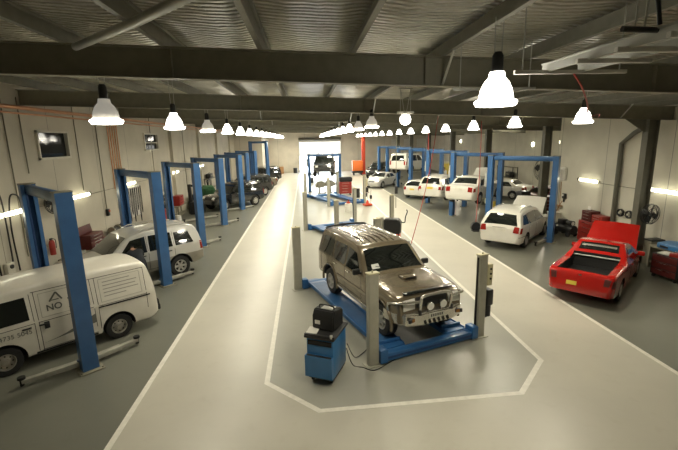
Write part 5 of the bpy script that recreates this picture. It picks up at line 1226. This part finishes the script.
# dark clutter along the left wall beyond the third lift
def shelf_unit(label, x, y, rz, L_=1.6, h=1.5):
    t = thing('storage_rack', label, 'rack', (x, y, 0), rz)
    for sx in (-1, 1):
        for sy in (-1, 1):
            bm = BM(); box(bm, (sx * (L_ / 2 - .03), sy * .22, h / 2), (.05, .05, h)); obj('upright', bm, M['black'], t)
    for z in (.12, h * .5, h - .05):
        bm = BM(); box(bm, (0, 0, z), (L_, .5, .04)); obj('shelf', bm, M['steel'], t)
    return t
def lump(name, label, cat, x, y, z, rz, sx, sy, sz, m):
    t = thing(name, label, cat, (x, y, z), rz); bm = BM(); box(bm, (0, 0, sz / 2), (sx, sy, sz), bev=min(sx, sy, sz) * .12); obj('case', bm, M[m], t)
    bm = BM(); box(bm, (0, -sy / 2 - .004, sz * .6), (sx * .5, .012, sz * .2)); obj('front_plate', bm, M['steel'], t)
    bm = BM(); sweep(bm, curve([(-sx * .3, 0, sz - .01), (-sx * .28, 0, sz + .07), (sx * .28, 0, sz + .07), (sx * .3, 0, sz - .01)], 4), .014, 6); obj('handle', bm, M['black'], t); return t
shelf_unit('black storage rack on the left wall between the third and fourth lifts', WX, 24.4, PI / 2)
lump('battery_tester', 'black case on the top shelf of the rack before the third lift', 'case', WX, 24.1, 1.47, PI / 2, .5, .36, .34, 'black')
lump('parts_case', 'dark red case on the top shelf of the rack before the third lift', 'case', WX, 24.8, 1.47, PI / 2, .45, .36, .26, 'toold')
lump('charger_unit', 'black case on the middle shelf of the rack before the third lift', 'case', WX, 24.4, .77, PI / 2, .8, .4, .42, 'black')
shelf_unit('black storage rack on the left wall behind the black four-wheel drive', WX, 36.6, PI / 2, 2.4, 1.7)
lump('parts_case', 'long black case on top of the rack behind the black four-wheel drive', 'case', WX, 36.3, 1.67, PI / 2, 1.0, .42, .4, 'black')
chest('roll_cabinet', 'black roll cabinet on the left wall just before the green machine', -8.1, 30.3, 0, PI / 2, .9, .5, 1.05, 'black', 5)
chest('roll_cabinet', 'dark red roll cabinet on the left wall beyond the dark grey wagon', -8.1, 39.2, 0, PI / 2, .9, .5, 1.1, 'toold', 5)
t = thing('engine_crane', 'black engine crane at the left wall just beyond the green machine', 'crane', (-8.0, 33.9, -.07), PI / 2)
bm = BM(); box(bm, (0, 0, .95), (.1, .1, 1.7)); box(bm, (.45, 0, 1.75), (1.3, .08, .1), rot=(0, -.15, 0)); obj('mast', bm, M['black'], t)
for s in (-1, 1): bm = BM(); box(bm, (.5, s * .3, .12), (1.3, .07, .08), rot=(0, 0, s * .15)); obj('leg', bm, M['black'], t)
bm = BM(); cyl(bm, (.06, 0, .6), (.5, 0, 1.7), .045, seg=10); obj('ram', bm, M['steel'], t)
bm = BM(); box(bm, (0, 0, .11), (.14, .7, .08)); obj('crossbar', bm, M['black'], t)
# annexe clutter
chest('roll_cabinet', 'maroon roll cabinet in the annexe behind the people mover', 14.6, 23.6, 0, -.4, .9, .5, 1.1, 'toold', 5)
lump('diagnostic_cart', 'dark machine in the annexe between the column and the lift', 'machine', 13.7, 24.6, 0, .2, .7, .6, 1.3, 'black')
shelf_unit('black storage rack against the annexe wall', XA - .4, 36.5, PI / 2, 3.0, 2.0)
lump('parts_case', 'dark case on the middle shelf of the annexe rack', 'case', XA - .4, 36.0, 1.02, -PI / 2, .9, .4, .5, 'black')
# ------------------------------------------------------------------ people
def person(label, loc, rz, J, cloth, skin_from=('head', 'handL', 'handR'), hairm='hair', shoes='black', z=0.):
    """one continuous skinned figure; J gives the joint positions (x forward, y left, z up)"""
    t = thing('person', label, 'person', (loc[0], loc[1], z), rz)
    R = dict(pelvis=.155, waist=.145, chest=.165, neck=.062, chin=.075, head=.10, crown=.075)
    V, E_, rad, zone = [], [], [], []
    idx = {}
    def add(n, p, r, zn, par=None):
        idx[n] = len(V); V.append(p); rad.append(r); zone.append(zn)
        if par: E_.append((idx[par], idx[n]))
    add('pelvis', J['pelvis'], (.165, .125), 'trouser'); add('waist', J['waist'], (.15, .115), 'top', 'pelvis'); add('chest', J['chest'], (.18, .13), 'top', 'waist')
    add('neck', J['neck'], (.062, .062), 'skin', 'chest'); add('jaw', J['jaw'], (.075, .085), 'skin', 'neck'); add('brow', J['brow'], (.082, .098), 'skin', 'jaw'); add('crown', J['crown'], (.06, .07), 'skin', 'brow')
    for s in 'LR':
        add('sh' + s, J['sh' + s], (.075, .075), 'top', 'chest'); add('el' + s, J['el' + s], (.052, .052), 'top', 'sh' + s); add('wr' + s, J['wr' + s], (.036, .036), 'skin', 'el' + s)
        w = Vector(J['wr' + s]); d = (w - Vector(J['el' + s])).normalized(); side = d.cross(Vector((0, 0, 1))); side = side.normalized() if side.length > .1 else Vector((0, 1, 0)); nrm = d.cross(side)
        add('palm' + s, tuple(w + d * .075), (.040, .018), 'skin', 'wr' + s)
        for q in range(4):
            off = side * ((q - 1.5) * .019); ln = (.075, .085, .08, .062)[q]
            add('f%d%s' % (q, s), tuple(w + d * .10 + off), (.0095, .0095), 'skin', 'palm' + s); add('g%d%s' % (q, s), tuple(w + d * (.10 + ln * .55) + off - nrm * .012), (.0088, .0088), 'skin', 'f%d%s' % (q, s)); add('h%d%s' % (q, s), tuple(w + d * (.10 + ln) + off - nrm * .032), (.0078, .0078), 'skin', 'g%d%s' % (q, s))
        sg = 1 if s == 'L' else -1
        add('t0' + s, tuple(w + d * .05 - side * sg * .040), (.011, .011), 'skin', 'wr' + s); add('t1' + s, tuple(w + d * .10 - side * sg * .058 - nrm * .012), (.009, .009), 'skin', 't0' + s)
        add('hip' + s, J['hip' + s], (.105, .105), 'trouser', 'pelvis'); add('kn' + s, J['kn' + s], (.068, .068), 'trouser', 'hip' + s); add('an' + s, J['an' + s], (.048, .048), 'trouser', 'kn' + s)
        a = Vector(J['an' + s]); add('heel' + s, tuple(a + Vector((-.02, 0, -.055))), (.045, .04), 'shoe', 'an' + s); add('toe' + s, tuple(a + Vector((.17, 0, -.06))), (.042, .03), 'shoe', 'heel' + s)
    me = bpy.data.meshes.new('body'); me.from_pydata([tuple(v) for v in V], E_, []); o = bpy.data.objects.new('body', me); COL.objects.link(o)
    md = o.modifiers.new('skin', 'SKIN'); md.use_smooth_shade = True; sd = o.modifiers.new('sub', 'SUBSURF'); sd.levels = 2; sd.render_levels = 2
    for i, r in enumerate(rad): me.skin_vertices[0].data[i].radius = r; me.skin_vertices[0].data[i].use_root = (i == 0)
    dg = bpy.context.evaluated_depsgraph_get(); dg.update(); nm = bpy.data.meshes.new_from_object(o.evaluated_get(dg)); o.modifiers.clear(); o.data = nm
    mats = [M['skin'], cloth[0], cloth[1], M[shoes]]; nm.materials.clear()
    for m in mats: nm.materials.append(m)
    zi = dict(skin=0, top=1, trouser=2, shoe=3); pts = [Vector(v) for v in V]
    for p in nm.polygons:
        c = p.center; best = 9; bz = 'top'
        for (a, b) in E_:
            d = pts[b] - pts[a]; u = max(0, min(1, (c - pts[a]).dot(d) / max(d.length_squared, 1e-9))); q = (c - pts[a] - d * u).length
            if q < best: best = q; bz = zone[b] if u > .5 else zone[a]
        p.material_index = zi[bz]
    o.parent = t
    br = Vector(J['brow']); cr = Vector(J['crown']); up = (cr - Vector(J['jaw'])).normalized(); f = Vector(J.get('face', (1, 0, 0))).normalized(); sd_ = up.cross(f).normalized()
    bm = BM(); bmesh.ops.create_uvsphere(bm, u_segments=20, v_segments=12, radius=1, matrix=Matrix.Translation(br + up * .025 - f * .018) @ Matrix((sd_, f, up)).transposed().to_4x4() @ Matrix.Diagonal((.094, .108, .105, 1)))
    bmesh.ops.delete(bm, geom=[v for v in bm.verts if (v.co - br).dot(up) < -.02 - .10 * ((v.co - br).dot(f) < 0) or ((v.co - br).dot(f) > .045 and (v.co - br).dot(up) < .05)], context='VERTS'); obj('hair', bm, M[hairm], t)
    for s in (-1, 1):
        e = br + f * .088 + sd_ * .033 * s - up * .012; bm = BM(); bmesh.ops.create_uvsphere(bm, u_segments=10, v_segments=8, radius=.012, matrix=Matrix.Translation(e)); obj('eye', bm, M['black'], t)
        e = br + sd_ * .088 * s - up * .02; bm = BM(); bmesh.ops.create_uvsphere(bm, u_segments=10, v_segments=8, radius=1, matrix=Matrix.Translation(e) @ Matrix.Diagonal((.014, .014, .03, 1))); obj('ear', bm, M['skin'], t)
    bm = BM(); a = br + f * .092 - up * .005; b = br + f * .118 - up * .045; cyl(bm, a, b, .008, .016, seg=8); obj('nose', bm, M['skin'], t)
    bm = BM(); box(bm, tuple(br + f * .088 - up * .085), (.012, .045, .010), bev=.003); obj('mouth', bm, M['toold'], t)
    return t
# mechanic bent forward with head and arms at the car window
J = dict(pelvis=(-.14, 0, .98), waist=(-.02, 0, 1.09), chest=(.26, 0, 1.24), neck=(.45, 0, 1.31), jaw=(.55, 0, 1.31), brow=(.61, 0, 1.36), crown=(.66, 0, 1.42), face=(1, 0, -.5),
    shL=(.31, .20, 1.27), shR=(.31, -.20, 1.27), elL=(.46, .30, 1.06), elR=(.46, -.30, 1.06), wrL=(.66, .22, 1.13), wrR=(.66, -.22, 1.13),
    hipL=(-.12, .10, .90), hipR=(-.12, -.10, .90), knL=(-.04, .12, .50), knR=(-.10, -.12, .50), anL=(-.14, .13, .09), anR=(-.22, -.13, .09))
lf = Vector((LH.y, -LH.x)) * -1                       # left of the car's heading
pc = Vector((-6.27, 14.30)) + LH.to_2d() * .18 + Vector((.678, -.735)) * 1.36
person('person in dark overalls bending into the front window of the silver four-wheel drive', pc, math.atan2(.735, -.678), J, (M['overall'], M['overall']))
J2 = dict(pelvis=(0, 0, .95), waist=(.02, 0, 1.10), chest=(.06, 0, 1.33), neck=(.09, 0, 1.50), jaw=(.13, 0, 1.56), brow=(.15, 0, 1.64), crown=(.14, 0, 1.72), face=(1, 0, -.15),
    shL=(.06, .20, 1.40), shR=(.06, -.20, 1.40), elL=(.16, .27, 1.14), elR=(.16, -.27, 1.14), wrL=(.38, .20, 1.12), wrR=(.38, -.20, 1.12),
    hipL=(0, .10, .90), hipR=(0, -.10, .90), knL=(.05, .11, .48), knR=(0, -.11, .48), anL=(0, .12, .09), anR=(-.08, -.12, .09))
person('person in a white shirt standing beyond the raised white station wagon', (14.0, 40.2), -2.6, J2, (M['shirt'], M['overall']))
